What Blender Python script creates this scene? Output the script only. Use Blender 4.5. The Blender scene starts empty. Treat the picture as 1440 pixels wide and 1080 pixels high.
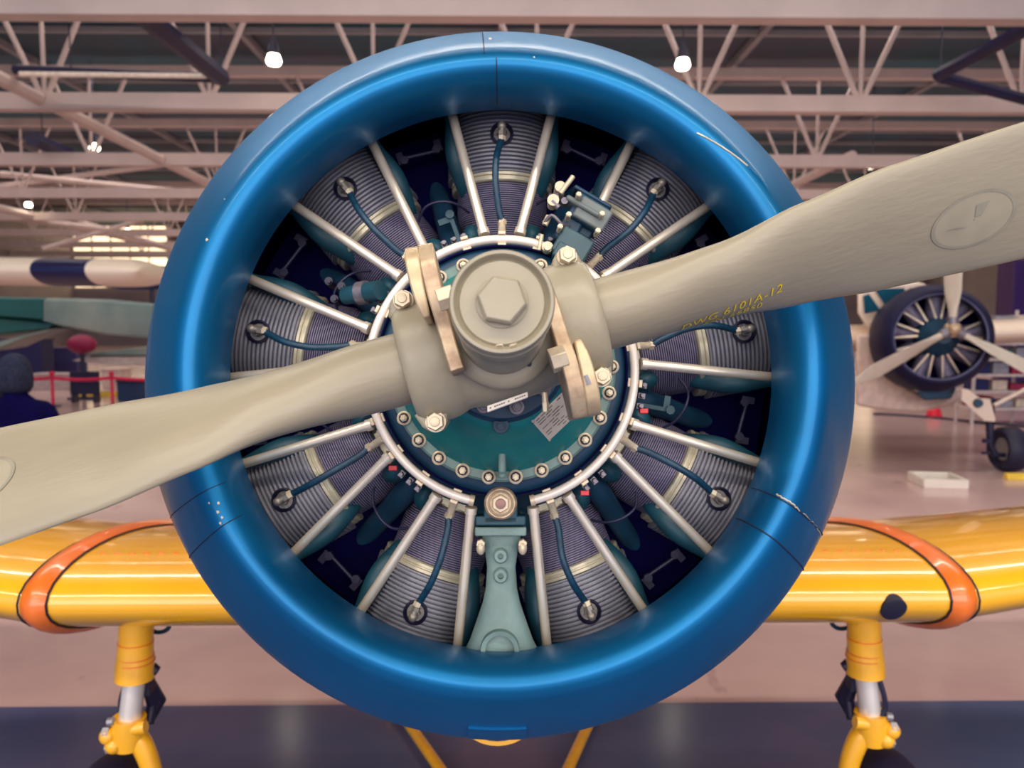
import bpy, bmesh, math, random
from mathutils import Vector, Matrix

random.seed(7)
PI = math.pi
R = math.radians
COL = bpy.context.scene.collection

# ---------------------------------------------------------------- camera
HC, PITCH, YAW, FPX = 2.2, R(4.5), math.atan(14 / 1080), 1080.0
CAM = Matrix.Translation((0, 0, HC)) @ Matrix.Rotation(-YAW, 4, 'Z') @ Matrix.Rotation(PI / 2 - PITCH, 4, 'X')
TH = R(9.16)                                   # nose-up attitude of the parked airplane
DD = -0.0263
A0 = Vector((0, 1.42 * math.cos(PITCH) - DD * math.sin(PITCH), HC - 1.42 * math.sin(PITCH) - DD * math.cos(PITCH)))
E = Matrix.Translation(A0) @ Matrix.Rotation(-TH, 4, 'X')      # engine frame: x right, y aft, z up
EI = E.inverted()


def ray(px, py):
    return CAM.to_3x3() @ Vector(((px - 720) / FPX, -(py - 540) / FPX, -1))


def W(px, py, Y):
    d = ray(px, py)
    return Vector((0, 0, HC)) + d * (Y / d.y)


def FL(px, py, z=0.0):
    d = ray(px, py)
    return Vector((0, 0, HC)) + d * ((z - HC) / d.z)


CO = EI @ Vector((0, 0, HC))


def L(px, py, y):
    d = EI.to_3x3() @ ray(px, py)
    return CO + d * ((y - CO.y) / d.y)


def PXM(y):
    return (y - CO.y) / FPX                    # metres per pixel at local station y


# ---------------------------------------------------------------- mesh builder
def catmull(pts, k=4, closed=False):
    out = []
    n = len(pts)
    for i in range(n if closed else n - 1):
        p = [Vector(pts[(i + j - 1) % n]) if closed else Vector(pts[min(max(i + j - 1, 0), n - 1)]) for j in range(4)]
        for s in range(k):
            t = s / k
            out.append(0.5 * ((2 * p[1]) + (-p[0] + p[2]) * t + (2 * p[0] - 5 * p[1] + 4 * p[2] - p[3]) * t * t + (-p[0] + 3 * p[1] - 3 * p[2] + p[3]) * t ** 3))
    if not closed:
        out.append(Vector(pts[-1]))
    return out


class MB:
    def __init__(s):
        s.v, s.f = [], []

    def add(s, vs, fs, M=None):
        b = len(s.v)
        s.v += [tuple(M @ Vector(p)) if M is not None else tuple(p) for p in vs]
        s.f += [tuple(b + i for i in f) for f in fs]
        return s

    def box(s, c, d, M=None):
        x, y, z = d[0] / 2, d[1] / 2, d[2] / 2
        vs = [(c[0] + a * x, c[1] + b * y, c[2] + e * z) for a in (-1, 1) for b in (-1, 1) for e in (-1, 1)]
        return s.add(vs, [(0, 1, 3, 2), (4, 6, 7, 5), (0, 4, 5, 1), (2, 3, 7, 6), (0, 2, 6, 4), (1, 5, 7, 3)], M)

    def loft(s, rings, cap=True, closed=True, M=None):
        n = len(rings[0])
        vs = [p for r in rings for p in r]
        fs = []
        for i in range(len(rings) - 1):
            for j in range(n if closed else n - 1):
                k = (j + 1) % n
                fs.append((i * n + j, i * n + k, (i + 1) * n + k, (i + 1) * n + j))
        if cap:
            fs.append(tuple(range(n)))
            fs.append(tuple(range((len(rings) - 1) * n, len(rings) * n)))
        return s.add(vs, fs, M)

    def tube(s, path, r, n=10, cap=True, M=None):
        P = [Vector(p) for p in path]
        rs = r if isinstance(r, (list, tuple)) else [r] * len(P)
        t0 = (P[1] - P[0]).normalized()
        up = t0.orthogonal().normalized()
        rings = []
        for i, p in enumerate(P):
            t = (P[min(i + 1, len(P) - 1)] - P[max(i - 1, 0)])
            if t.length < 1e-9:
                t = t0
            t.normalize()
            up = (up - t * up.dot(t))
            if up.length < 1e-6:
                up = t.orthogonal()
            up.normalize()
            w = t.cross(up)
            rings.append([p + (up * math.cos(2 * PI * j / n) + w * math.sin(2 * PI * j / n)) * rs[i] for j in range(n)])
        return s.loft(rings, cap, True, M)

    def cyl(s, p0, p1, r0, r1=None, n=20, M=None):
        return s.tube([p0, p1], [r0, r0 if r1 is None else r1], n, True, M)

    def hexa(s, c, r, y0, y1, rot=0.0, M=None):
        a = [(c[0] + r * math.cos(rot + k * PI / 3), c[1] + r * math.sin(rot + k * PI / 3)) for k in range(6)]
        b = [(c[0] + r * .9 * math.cos(rot + k * PI / 3), c[1] + r * .9 * math.sin(rot + k * PI / 3)) for k in range(6)]
        h = y0 + (y1 - y0) * .8
        return s.loft([[(x, y0, z) for x, z in a], [(x, h, z) for x, z in a], [(x, y1, z) for x, z in b]], True, True, M)

    def lathe(s, prof, n=48, arc=None, closed=False, M=None, c=(0, 0)):
        a0, a1 = arc or (0, 2 * PI)
        m = n if arc is None else n + 1
        rings = []
        for i in range(m):
            a = a0 + (a1 - a0) * i / n
            rings.append([(c[0] + r * math.sin(a), y, c[1] + r * math.cos(a)) for r, y in prof])
        k = len(prof)
        vs = [p for r in rings for p in r]
        fs = []
        for i in range(m if arc is None else m - 1):
            ii = (i + 1) % m
            for j in range(k if closed else k - 1):
                jj = (j + 1) % k
                fs.append((i * k + j, i * k + jj, ii * k + jj, ii * k + j))
        if arc is not None and closed:
            fs.append(tuple(range(k)))
            fs.append(tuple(range((m - 1) * k, m * k)))
        return s.add(vs, fs, M)

    def prism(s, poly, y0, y1, M=None):
        return s.loft([[(x, y0, z) for x, z in poly], [(x, y1, z) for x, z in poly]], True, True, M)

    def ell(s, c, rad, n=20, m=12, M=None):
        rings = []
        for i in range(m + 1):
            a = PI * i / m
            q = max(math.sin(a), 1e-3)
            rings.append([(c[0] + rad[0] * q * math.cos(2 * PI * j / n), c[1] + rad[1] * q * math.sin(2 * PI * j / n), c[2] + rad[2] * math.cos(a)) for j in range(n)])
        return s.loft(rings, True, True, M)

    def mesh(s, name, mat, smooth=35):
        me = bpy.data.meshes.new(name)
        me.from_pydata(s.v, [], s.f)
        bm = bmesh.new()
        bm.from_mesh(me)
        bmesh.ops.remove_doubles(bm, verts=bm.verts, dist=1e-6)
        bmesh.ops.recalc_face_normals(bm, faces=bm.faces)
        bm.to_mesh(me)
        bm.free()
        me.materials.append(mat)
        if smooth:
            for p in me.polygons:
                p.use_smooth = True
            me.set_sharp_from_angle(angle=R(smooth))
        return me

    def build(s, name, mat, parent=None, M=None, smooth=35, bevel=0, seg=2):
        o = bpy.data.objects.new(name, s.mesh(name, mat, smooth))
        COL.objects.link(o)
        if parent is not None:
            o.parent = parent
        if M is not None:
            o.matrix_basis = M
        if bevel:
            b = o.modifiers.new('bevel', 'BEVEL')
            b.width, b.segments, b.limit_method, b.angle_limit = bevel, seg, 'ANGLE', R(40)
            b.harden_normals = False
        return o


def empty(name, M=None, parent=None):
    o = bpy.data.objects.new(name, None)
    o.empty_display_size = .1
    COL.objects.link(o)
    if parent is not None:
        o.parent = parent
    if M is not None:
        o.matrix_basis = M
    return o


def tag(o, label=None, cat=None, group=None, kind=None):
    if label:
        o['label'] = label
    if cat:
        o['category'] = cat
    if group:
        o['group'] = group
    if kind:
        o['kind'] = kind
    return o


def copy_tree(o, parent=None):
    c = o.copy()
    COL.objects.link(c)
    if parent is not None:
        c.parent = parent
    for ch in list(o.children):
        copy_tree(ch, c)
    return c


# ---------------------------------------------------------------- materials
def lin(c):
    return tuple(((x / 255) / 12.92 if x / 255 <= .04045 else ((x / 255 + .055) / 1.055) ** 2.4) for x in c)


def mat(name, c, rough=.5, metal=0., coat=0., var=.12, vs=9., bump=0., bs=60., emit=None, estr=0., spec=.5, stretch=(1, 1, 1), c2=None, coatr=.08):
    m = bpy.data.materials.new(name)
    m.use_nodes = True
    nt = m.node_tree
    b = nt.nodes['Principled BSDF']
    b.inputs['Roughness'].default_value = rough
    b.inputs['Metallic'].default_value = metal
    b.inputs['Coat Weight'].default_value = coat
    b.inputs['Coat Roughness'].default_value = coatr
    b.inputs['Specular IOR Level'].default_value = spec
    tc = nt.nodes.new('ShaderNodeTexCoord')
    mp = nt.nodes.new('ShaderNodeMapping')
    mp.inputs['Scale'].default_value = stretch
    nt.links.new(tc.outputs['Object'], mp.inputs['Vector'])
    nz = nt.nodes.new('ShaderNodeTexNoise')
    nz.inputs['Scale'].default_value = vs
    nz.inputs['Detail'].default_value = 4
    nt.links.new(mp.outputs['Vector'], nz.inputs['Vector'])
    rp = nt.nodes.new('ShaderNodeValToRGB')
    a = lin(c)
    lo = lin(c2) if c2 else tuple(x * (1 - var) for x in a)
    hi = a if c2 else tuple(min(1, x * (1 + var)) for x in a)
    rp.color_ramp.elements[0].color = (*lo, 1)
    rp.color_ramp.elements[1].color = (*hi, 1)
    rp.color_ramp.elements[0].position = .35
    rp.color_ramp.elements[1].position = .65
    nt.links.new(nz.outputs['Fac'], rp.inputs['Fac'])
    nt.links.new(rp.outputs['Color'], b.inputs['Base Color'])
    if bump:
        n2 = nt.nodes.new('ShaderNodeTexNoise')
        n2.inputs['Scale'].default_value = bs
        nt.links.new(mp.outputs['Vector'], n2.inputs['Vector'])
        bp = nt.nodes.new('ShaderNodeBump')
        bp.inputs['Strength'].default_value = bump
        bp.inputs['Distance'].default_value = .01
        nt.links.new(n2.outputs['Fac'], bp.inputs['Height'])
        nt.links.new(bp.outputs['Normal'], b.inputs['Normal'])
        nt.links.new(bp.outputs['Normal'], b.inputs['Coat Normal'])
    if emit:
        b.inputs['Emission Color'].default_value = (*lin(emit), 1)
        b.inputs['Emission Strength'].default_value = estr
    return m


M = {}
M['cowl'] = mat('blue_metallic_paint', (0, 106, 158), .44, metal=.65, coat=.12, var=.08, vs=5, bump=.12, bs=7, coatr=.1, spec=.5)
M['chip'] = mat('chipped_paint_metal', (205, 190, 165), .5, metal=.3)
M['seam'] = mat('dark_panel_joint', (10, 30, 60), .7)  # dark line colour of the cowl panel joints
M['prop'] = mat('beige_grey_prop_paint', (150, 139, 117), .40, var=.06, vs=14, bump=.06, bs=140, stretch=(.25, 1, 1))
M['hub'] = mat('beige_hub_paint', (152, 142, 120), .38, var=.06, vs=22, bump=.05, bs=90)
M['weight'] = mat('worn_steel', (196, 172, 140), .38, metal=.35, var=.2, vs=45, c2=(150, 120, 95))
M['bolt'] = mat('cadmium_bolt', (204, 186, 158), .38, metal=.25, var=.1, vs=60)
M['bolt_dark'] = mat('dull_nut_steel', (116, 108, 116), .38, metal=.4, var=.15, vs=80)
M['dark_hole'] = mat('dark_recess', (28, 24, 48), .6)
M['nose'] = mat('teal_green_case_paint', (22, 124, 118), .42, var=.22, vs=9, bump=.05, bs=60, c2=(18, 104, 110))
M['flange'] = mat('grey_green_flange', (104, 128, 120), .5, var=.15, vs=30)
M['case'] = mat('dark_teal_crankcase', (14, 52, 76), .5, var=.2, vs=14)
M['green'] = mat('dark_green_casting', (18, 66, 80), .5, var=.2, vs=20)
M['sump'] = mat('grey_teal_casting', (112, 136, 130), .5, var=.14, vs=16, bump=.12, bs=120)
M['ring'] = mat('polished_manifold', (236, 222, 208), .3, metal=.15, var=.05)
M['push'] = mat('polished_pushrod_tube', (246, 228, 204), .3, metal=.6, var=.06)
M['fin'] = mat('grey_violet_barrel_fins', (116, 108, 134), .45, metal=.1, var=.15, vs=12)
M['head'] = mat('grey_head_fins', (134, 132, 142), .45, metal=.1, var=.15, vs=12)
M['band'] = mat('bright_cylinder_band', (196, 186, 160), .35, metal=.35, var=.08)
M['hose'] = mat('dark_blue_hose', (12, 52, 74), .45, var=.25, vs=120)
M['navy'] = mat('shade_navy_baffle', (2, 0, 46), .9, var=.25, vs=8, spec=.1)  # deep shade inside the engines is put into this navy colour
M['plate'] = mat('etched_data_plate', (216, 198, 176), .5, metal=.1, var=.06)
M['ink'] = mat('plate_ink', (110, 100, 98), .6)
M['white'] = mat('white_label', (228, 216, 200), .5, var=.03)
M['red'] = mat('red_cap', (214, 40, 44), .4)
M['stencil'] = mat('yellow_stencil', (236, 204, 36), .55, var=.1)
M['decal'] = mat('faint_grey_decal', (138, 131, 114), .5, var=.1, vs=30)
M['decal2'] = mat('faint_decal_field', (154, 144, 122), .46, var=.05, vs=30)
M['wing'] = mat('yellow_wing_paint', (250, 178, 22), .28, coat=1.0, var=.05, vs=3, bump=.05, bs=7)
M['joint'] = mat('orange_joint_strip', (238, 116, 34), .32, coat=.6, var=.06, vs=4)
M['gear'] = mat('yellow_gear_paint', (246, 176, 34), .35, coat=.5, var=.08, vs=12)
M['chrome'] = mat('chrome_oleo', (240, 230, 220), .2, metal=.45, var=.02)
M['rubber'] = mat('tyre_rubber', (22, 18, 48), .6, var=.15, vs=20)
M['blackish'] = mat('black_fittings', (24, 22, 52), .5, var=.2)
M['steel'] = mat('grey_steel', (150, 146, 150), .4, metal=.5)


def plane_xf(root):
    return root.matrix_basis.inverted() @ E


# ================================================================ THE AIRPLANE
plane = tag(empty('trainer_airplane', Matrix.Translation((0, 2.9, 0))),
            'blue-nosed yellow-winged radial-engine airplane with tan two-bladed propeller, its engine facing us', 'airplane')
PE = plane_xf(plane)
AX = 0.0

# ---- cowling
cp = [(.514, .04), (.508, .0), (.505, -.03), (.508, -.058), (.515, -.080), (.525, -.094), (.538, -.101), (.552, -.099), (.568, -.089),
      (.590, -.067), (.615, -.040), (.641, -.009), (.664, .022), (.681, .055), (.692, .10), (.698, .16), (.700, .3), (.695, .55), (.686, .78)]
cpd = [(v.x, v.y) for v in catmull([(a, b, 0) for a, b in cp], 3)]
inner = [(.676, .78), (.685, .5), (.684, .2), (.668, .1), (.63, .02), (.585, -.03), (.555, -.06), (.535, -.05), (.522, -.01), (.52, .04)]
cowl = MB().lathe(cpd + inner, 144, closed=True).build('cowling', M['cowl'], plane, PE, 60)


def cowl_pt(a_deg, k, off=0.0):
    """Point on the cowl's outer skin: clock angle from the top, index along the profile."""
    i = min(int(k), len(cpd) - 2)
    t = k - i
    r = cpd[i][0] * (1 - t) + cpd[i + 1][0] * t
    y = cpd[i][1] * (1 - t) + cpd[i + 1][1] * t
    tr = cpd[i + 1][0] - cpd[i][0]
    ty = cpd[i + 1][1] - cpd[i][1]
    ln = math.hypot(tr, ty)
    nr, ny = -ty / ln, tr / ln
    # outward: away from the skin centre line (r=.58,y=.1)
    if nr * (r - .58) + ny * (y - .1) < 0:
        nr, ny = -nr, -ny
    r += nr * off
    y += ny * off
    a = R(a_deg)
    return Vector((r * math.sin(a), y, r * math.cos(a)))


def cowl_line(name, a0, a1, k0, k1, rad, m, n=40, jag=0.0):
    pts = [cowl_pt(a0 + (a1 - a0) * i / n + random.uniform(-jag, jag), k0 + (k1 - k0) * i / n, rad * .2) for i in range(n + 1)]
    return MB().tube(pts, rad, 6).build(name, m, cowl, None, 60)


KN = len(cpd) - 1
cowl_line('panel_seam', -3.2, -3.2, 22, 44, .0011, M['seam'])
cowl_line('panel_seam', -1.0, -1.0, 3, 20, .0011, M['seam'])
cowl_line('panel_seam', 115.5, 117.5, 3, 48, .0013, M['seam'])
cowl_line('panel_seam', 122.6, 123.6, 3, 48, .0015, M['seam'])
cowl_line('panel_seam', -120, -121, 12, 48, .0010, M['seam'])
cowl_line('panel_seam', -113, -114, 12, 48, .0008, M['seam'])
cowl_line('paint_chip', 115.4, 116.3, 14, 24, .0018, M['chip'], 14, .15)
cowl_line('paint_chip', 116.3, 117.4, 26, 38, .0012, M['chip'], 14, .2)
cowl_line('paint_scratch', 40, 51, 17.5, 22.5, .0018, M['chip'], 24, .1)
cowl_line('paint_scratch', 51.5, 56, 22.5, 23.5, .0010, M['cowl'], 10, .1)


def cowl_patch(name, a, k, da, dk, m, th=.0012, n=8):
    """A small raised flake or plate that hugs the skin."""
    rings = []
    top = [[cowl_pt(a + da * (i / n - .5) * 2, k + dk * (j / n - .5) * 2, th) for j in range(n + 1)] for i in range(n + 1)]
    bot = [[cowl_pt(a + da * (i / n - .5) * 2, k + dk * (j / n - .5) * 2, -.001) for j in range(n + 1)] for i in range(n + 1)]
    mb = MB()
    mb.loft(top, False, False)
    mb.loft(bot, False, False)
    for g in ([r[0] for r in top], [r[-1] for r in top], top[0], top[-1]):
        pass
    e0 = [top[i][0] for i in range(n + 1)], [bot[i][0] for i in range(n + 1)]
    e1 = [top[i][-1] for i in range(n + 1)], [bot[i][-1] for i in range(n + 1)]
    for e in (e0, e1, (top[0], bot[0]), (top[-1], bot[-1])):
        mb.loft([e[0], e[1]], False, False)
    return mb.build(name, m, cowl, None, 30)


def flake(a, k, da, dk, m):
    jr = [random.uniform(.65, 1.15) for _ in range(14)]
    rg = [[cowl_pt(a + da * f * jr[j] * math.cos(2 * PI * j / 14), k + dk * f * jr[j] * math.sin(2 * PI * j / 14), h) for j in range(14)] for f, h in ((1, -.0004), (.9, .0006), (.4, .0007))]
    return MB().loft(rg, True).build('paint_chip', m, cowl, None, 40)


for a, k, da, dk in ((-42, 37, .7, 1.2), (-67, 22, .35, .6), (-59, 24, .12, .3), (38, 38, 1.0, 1.4), (44, 40, .4, .6), (-116.2, 17, .3, .5), (-117.6, 18.5, .4, .6),
                     (-118.8, 18, .3, .5), (-115.5, 20, .25, .4), (-119.6, 19.5, .3, .5), (142.5, 42, .5, .5), (6, 21, .2, .4)):
    flake(a, k, da, dk, M['chip'])
cowl_patch('bottom_patch_plate', 180.8, 34.5, 4.6, 2.2, M['cowl'], .004, 10)
cowl_patch('access_plate', -2.0, 30, .25, .5, M['chip'], .001, 4)

# ---- crankcase and nose case
cc = [(.06, -.02), (.212, -.02), (.226, -.012), (.233, .0), (.236, .05), (.262, .06), (.262, .30), (.05, .30)]
crank = MB().lathe(cc, 72, closed=True).build('crankcase', M['case'], plane, PE, 30)
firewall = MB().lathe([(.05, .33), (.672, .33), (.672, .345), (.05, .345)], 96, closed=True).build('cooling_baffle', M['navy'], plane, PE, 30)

npf = [(.02, -.21), (.075, -.205), (.105, -.185), (.118, -.168), (.135, -.135), (.158, -.098), (.174, -.072), (.181, -.058), (.186, -.05)]
npd = [(v.x, v.y) for v in catmull([(a, b, 0) for a, b in npf], 4)]
nose = MB().lathe(npd + [(.186, -.02), (.02, -.02)], 96, closed=True).build('nose_case', M['nose'], plane, PE, 40)
# scalloped bolting flange
NB = 26
fl = []
for i in range(NB * 12):
    a = 2 * PI * i / (NB * 12)
    b = (a / (2 * PI) * NB) % 1.0
    fl.append(.204 + .0065 * max(0, math.cos((b - .5) * 2 * PI)) ** 2)
mb = MB()
mb.loft([[((rr) * math.sin(2 * PI * i / len(fl)), y, rr * math.cos(2 * PI * i / len(fl))) for i, rr in enumerate([q - dq for q in fl])] for y, dq in ((-.02, 0), (-.046, 0), (-.05, .004))], True)
mb.build('bolting_flange', M['flange'], nose, None, 40)
nut = MB()
nut.hexa((0, 0), .0066, -.051, -.061, .3)
nut.cyl((0, -.06, 0), (0, -.067, 0), .0042, .0036, 12)
nut_me = nut.mesh('flange_nut', M['bolt'])
seat_me = MB().lathe([(.0, -.052), (.0125, -.052), (.0125, -.0495), (.012, -.049), (.0, -.049)], 20, closed=True).mesh('nut_seat', M['dark_hole'])
nut_ring = MB().lathe([(.0126, -.0535), (.0106, -.0545), (.0088, -.0535), (.0106, -.0515)], 24, closed=True).mesh('nut_washer', M['bolt'])
for i in range(NB):
    a = 2 * PI * (i + .5) / NB
    for nm, me in (('flange_nut', nut_me), ('nut_seat', seat_me), ('nut_washer', nut_ring)):
        o = bpy.data.objects.new(nm, me)
        COL.objects.link(o)
        o.parent = nose
        o.matrix_basis = Matrix.Translation((.196 * math.sin(a), 0, .196 * math.cos(a))) @ Matrix.Rotation(a, 4, 'Y')
# casting rib at the bottom with a drain plug
MB().box((0, -.075, -.165), (.013, .06, .045)).cyl((0, -.06, -.19), (0, -.085, -.19), .007).build('casting_rib', M['flange'], nose, None, 40, .004)
# thrust bearing cover plate
tp = MB().lathe([(.03, -.2), (.03, -.212), (.097, -.206), (.102, -.200), (.104, -.188), (.08, -.18)], 64, closed=True)
for a in (180, 180 + 72, 180 - 72, 36, -36):
    aa = R(a + 1)
    c = Vector((.108 * math.sin(aa), 0, .108 * math.cos(aa)))
    tp.cyl((c.x, -.178, c.z), (c.x, -.199, c.z), .0135, .0125, 18)
    tp.cyl((c.x * 1.02, -.199, c.z * 1.02), (c.x * 1.02, -.206, c.z * 1.02), .0055, .0055, 12)
thrust = tp.build('thrust_bearing_cover', M['case'], nose, None, 40)
for a in (164, 200, 236, 128, 92, 268):
    aa = R(a)
    c = (.083 * math.sin(aa), .083 * math.cos(aa))
    q = MB().lathe([(.0, -.216), (.0118, -.216), (.0118, -.207), (0, -.207)], 20, closed=True, c=c)
    q.hexa(c, .0082, -.216, -.224, .2).cyl((c[0], -.222, c[1]), (c[0], -.231, c[1]), .0045, .004, 12)
    q.build('cover_nut', M['bolt_dark'], nose, None, 40)
# propeller shaft
MB().lathe([(.0, -.2), (.05, -.2), (.05, -.30), (.045, -.32), (.0, -.32)], 40, closed=True).build('propeller_shaft', M['steel'], plane, PE, 40)


def case_y(r):
    for i in range(len(npd) - 1):
        if npd[i][0] <= r <= npd[i + 1][0]:
            t = (r - npd[i][0]) / (npd[i + 1][0] - npd[i][0])
            return npd[i][1] + t * (npd[i + 1][1] - npd[i][1])
    return npd[-1][1]


# data plate wrapped on the cone
def on_case(px, py, off):
    y = -.1
    for _ in range(6):
        p = L(px, py, y)
        y = case_y(math.hypot(p.x, p.z)) - off
    p.y = y
    return p


quad = [(748, 593), (800, 542), (817, 577), (772, 620)]


def plate_pt(u, v, off):
    px = (quad[0][0] * (1 - u) + quad[1][0] * u) * (1 - v) + (quad[3][0] * (1 - u) + quad[2][0] * u) * v
    py = (quad[0][1] * (1 - u) + quad[1][1] * u) * (1 - v) + (quad[3][1] * (1 - u) + quad[2][1] * u) * v
    return on_case(px, py, off)


def plate_patch(u0, u1, v0, v1, o0, o1, mb, n=6):
    t = [[plate_pt(u0 + (u1 - u0) * i / n, v0 + (v1 - v0) * j / n, o1) for j in range(n + 1)] for i in range(n + 1)]
    b = [[plate_pt(u0 + (u1 - u0) * i / n, v0 + (v1 - v0) * j / n, o0) for j in range(n + 1)] for i in range(n + 1)]
    mb.loft(t, False, False).loft(b, False, False)
    mb.loft([[r[0] for r in t], [r[0] for r in b]], False, False).loft([[r[-1] for r in t], [r[-1] for r in b]], False, False)
    mb.loft([t[0], b[0]], False, False).loft([t[-1], b[-1]], False, False)
    return mb


plate_patch(0, 1, 0, 1, .0002, .0018, MB()).build('data_plate', M['plate'], nose, None, 25)
ink = MB()
random.seed(3)
for v in (.10, .20, .30, .40, .50, .60, .70, .80, .90):
    u = .07
    while u < .9:
        w = random.uniform(.05, .22)
        if random.random() < .62 and u + w < .94:
            plate_patch(u, u + w, v - .016, v + .016, .0018, .0022, ink, 2)
        u += w + .04
ink.build('plate_lettering', M['ink'], nose, None, 25)
sc = MB()
for q in quad:
    p = on_case(q[0] * .96 + 784 * .04, q[1] * .96 + 582 * .04, 0)
    sc.cyl((p.x, p.y, p.z), (p.x, p.y - .0035, p.z), .0032, .0025, 10)
sc.build('plate_rivet', M['bolt_dark'], nose, None, 40)

# ---- ignition ring, open at the bottom
ring_r = .2455
pts = []
for i in range(121):
    a = R(-168 + 336 * i / 120)
    pts.append((ring_r * math.sin(a), .0, ring_r * math.cos(a)))
ring = MB().tube(pts, .0085, 12).build('ignition_ring', M['ring'], plane, PE, 60)
tr = MB()
tr.lathe([(.2265, -.02), (.2265, -.006), (.230, -.006), (.230, -.02)], 96, closed=True)
tr.build('ring_channel', M['navy'], ring, None, 40)
for a in range(-160, 161, 16):
    if -60 < a < -20:
        continue
    MM = Matrix.Rotation(R(a), 4, 'Y')
    MB().box((0, -.007, .2345), (.016, .008, .005), MM).box((0, -.002, .2565), (.014, .014, .006), MM).build('ring_clip', M['bolt'], ring, None, 30, .001)
MB().cyl((.2455 * math.sin(R(-168)), 0, .2455 * math.cos(R(-168))), (.2455 * math.sin(R(-166)), 0, .2455 * math.cos(R(-166))), .0105).build('ring_end_cap', M['bolt'], ring, None, 40)
MB().cyl((.2455 * math.sin(R(168)), 0, .2455 * math.cos(R(168))), (.2455 * math.sin(R(166)), 0, .2455 * math.cos(R(166))), .0105).build('ring_end_cap', M['bolt'], ring, None, 40)
for px, py, an in ((905, 578, 20), (822, 693, 8), (553, 658, -50), (645, 330, 0)):
    if an:
        p = L(px, py, .03)
        MB().box((p.x, .03, p.z), (.016, .012, .009), None).build('warning_tag', M['red'], ring, None, 30, .001)

# ---- cylinders
CY = .209


def zlathe(prof, n, c=(0, CY)):
    """Revolve (r, z) about the cylinder axis."""
    mb = MB()
    rings = [[(c[0] + r * math.cos(2 * PI * j / n), c[1] + r * math.sin(2 * PI * j / n), z) for j in range(n)] for r, z in prof]
    mb.loft(rings, True)
    return mb


prof = [(.066, .283)]
nf, z0, z1 = 25, .285, .396
pt = (z1 - z0) / nf
for i in range(nf):
    z = z0 + i * pt
    rr = min(.096, .0885 + .012 * (z - z0) / .06)
    prof += [(rr - .0075, z), (rr - .0075, z + pt * .35), (rr, z + pt * .42), (rr, z + pt * .88), (rr - .0075, z + pt * .95)]
prof += [(.066, z1)]
barrel = zlathe(prof, 40).mesh('cylinder_barrel', M['fin'], 30)
prof = [(.07, .416)]
nf, z0, z1 = 23, .417, .615
pt = (z1 - z0) / nf
for i in range(nf):
    z = z0 + i * pt
    rr = .116 if i < 16 else .116 - .0035 * (i - 15)
    prof += [(rr - .009, z), (rr - .009, z + pt * .35), (rr, z + pt * .42), (rr, z + pt * .85), (rr - .009, z + pt * .95)]
prof += [(.05, z1)]
headme = zlathe(prof, 44).mesh('head_fins', M['head'], 30)
bandme = zlathe([(.07, .396), (.104, .3965), (.107, .399), (.107, .404), (.1035, .4055), (.1035, .408), (.108, .409), (.108, .4145), (.104, .416), (.07, .417)], 48).mesh('cylinder_band', M['band'], 30)
skirt = zlathe([(.05, .25), (.08, .25), (.08, .262), (.072, .264), (.072, .284), (.06, .285)], 40)
skirt.box((.0, .115, .266), (.05, .02, .022)).box((.022, .11, .262), (.012, .02, .014)).box((-.022, .11, .262), (.012, .02, .014))
skirtme = skirt.mesh('base_skirt', M['band'], 30)
padme = {}
for s in (-1, 1):
    padme[s] = MB().ell((s * .060, .11, .270), (.022, .045, .034), 16, 10).mesh('tappet_housing', M['green'], 40)
ports = {}
for s in (-1, 1):
    p = MB()
    p.tube(catmull([(s * .070, .18, .375), (s * .084, .14, .42), (s * .096, .125, .465), (s * .104, .12, .525), (s * .112, .11, .58)], 5), [.008 + .012 * math.sin(PI * min(1, (i + 1) / 16)) + .006 * i / 20 for i in range(21)], 14)
    ports[s] = p.mesh('port_casting', M['green'], 50)
pushme = {}
collar = {}
for s in (-1, 1):
    a, b = Vector((s * .033, .006, .256)), Vector((s * .108, .085, .556))
    d = (b - a).normalized()
    pushme[s] = MB().tube([a, a + d * .012, a + d * .0125, b], [.0112, .0112, .0092, .0092], 16).mesh('pushrod_tube', M['push'], 40)
    q = MB()
    q.tube([b - d * .03, b + d * .012], [.0125, .015], 14)
    collar[s] = q.mesh('tube_gland', M['green'], 40)
PLZ = .487
plugw = MB().lathe([(.0165, .098), (.0235, .092), (.0235, .086), (.0205, .083), (.0175, .088), (.0165, .098)], 26, c=(0, PLZ), closed=True)
plugwm = plugw.mesh('plug_well', M['blackish'], 40)
pg = MB().lathe([(.0, .1), (.017, .1), (.017, .095), (.0, .095)], 24, closed=True, c=(0, PLZ))
pg.hexa((0, PLZ), .011, .095, .078, .2).cyl((0, .08, PLZ), (0, .052, PLZ), .0075, .0065, 14)
pg.ell((0, .05, PLZ), (.0085, .0085, .0095), 14, 8)
pg.tube([(0, .05, PLZ), (0, .05, PLZ - .028)], [.0068, .0062], 12).cyl((0, .05, PLZ - .012), (0, .05, PLZ - .02), .0085, .0085, 6)
plugme = pg.mesh('spark_plug', mat('plug_metal', (140, 130, 118), .35, metal=.5), 40)


def lead(kx, ky):
    h = MB()
    h.tube(catmull([(.001, .03, .288), (-.002 + kx * .3, .025, .31), (kx, .02 - ky, .36), (kx * .9, .028 - ky, .41), (kx * .25, .048, .452), (0, .05, .466)], 7), .0066, 12)
    f = MB()
    f.tube([(0, .004, .252), (0, .012, .262), (0, .024, .277), (.001, .03, .29)], [.0078, .0078, .0072, .0066], 12)
    f.cyl((0, .027, .281), (.001, .031, .29), .0088, .0088, 6)
    g = MB().cyl((0, .05, .457), (0, .05, .466), .008, .008, 6)
    return h.mesh('ignition_lead', M['hose'], 50), f.mesh('lead_elbow', M['bolt'], 40), g.mesh('lead_ferrule', M['bolt'], 40)


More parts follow.
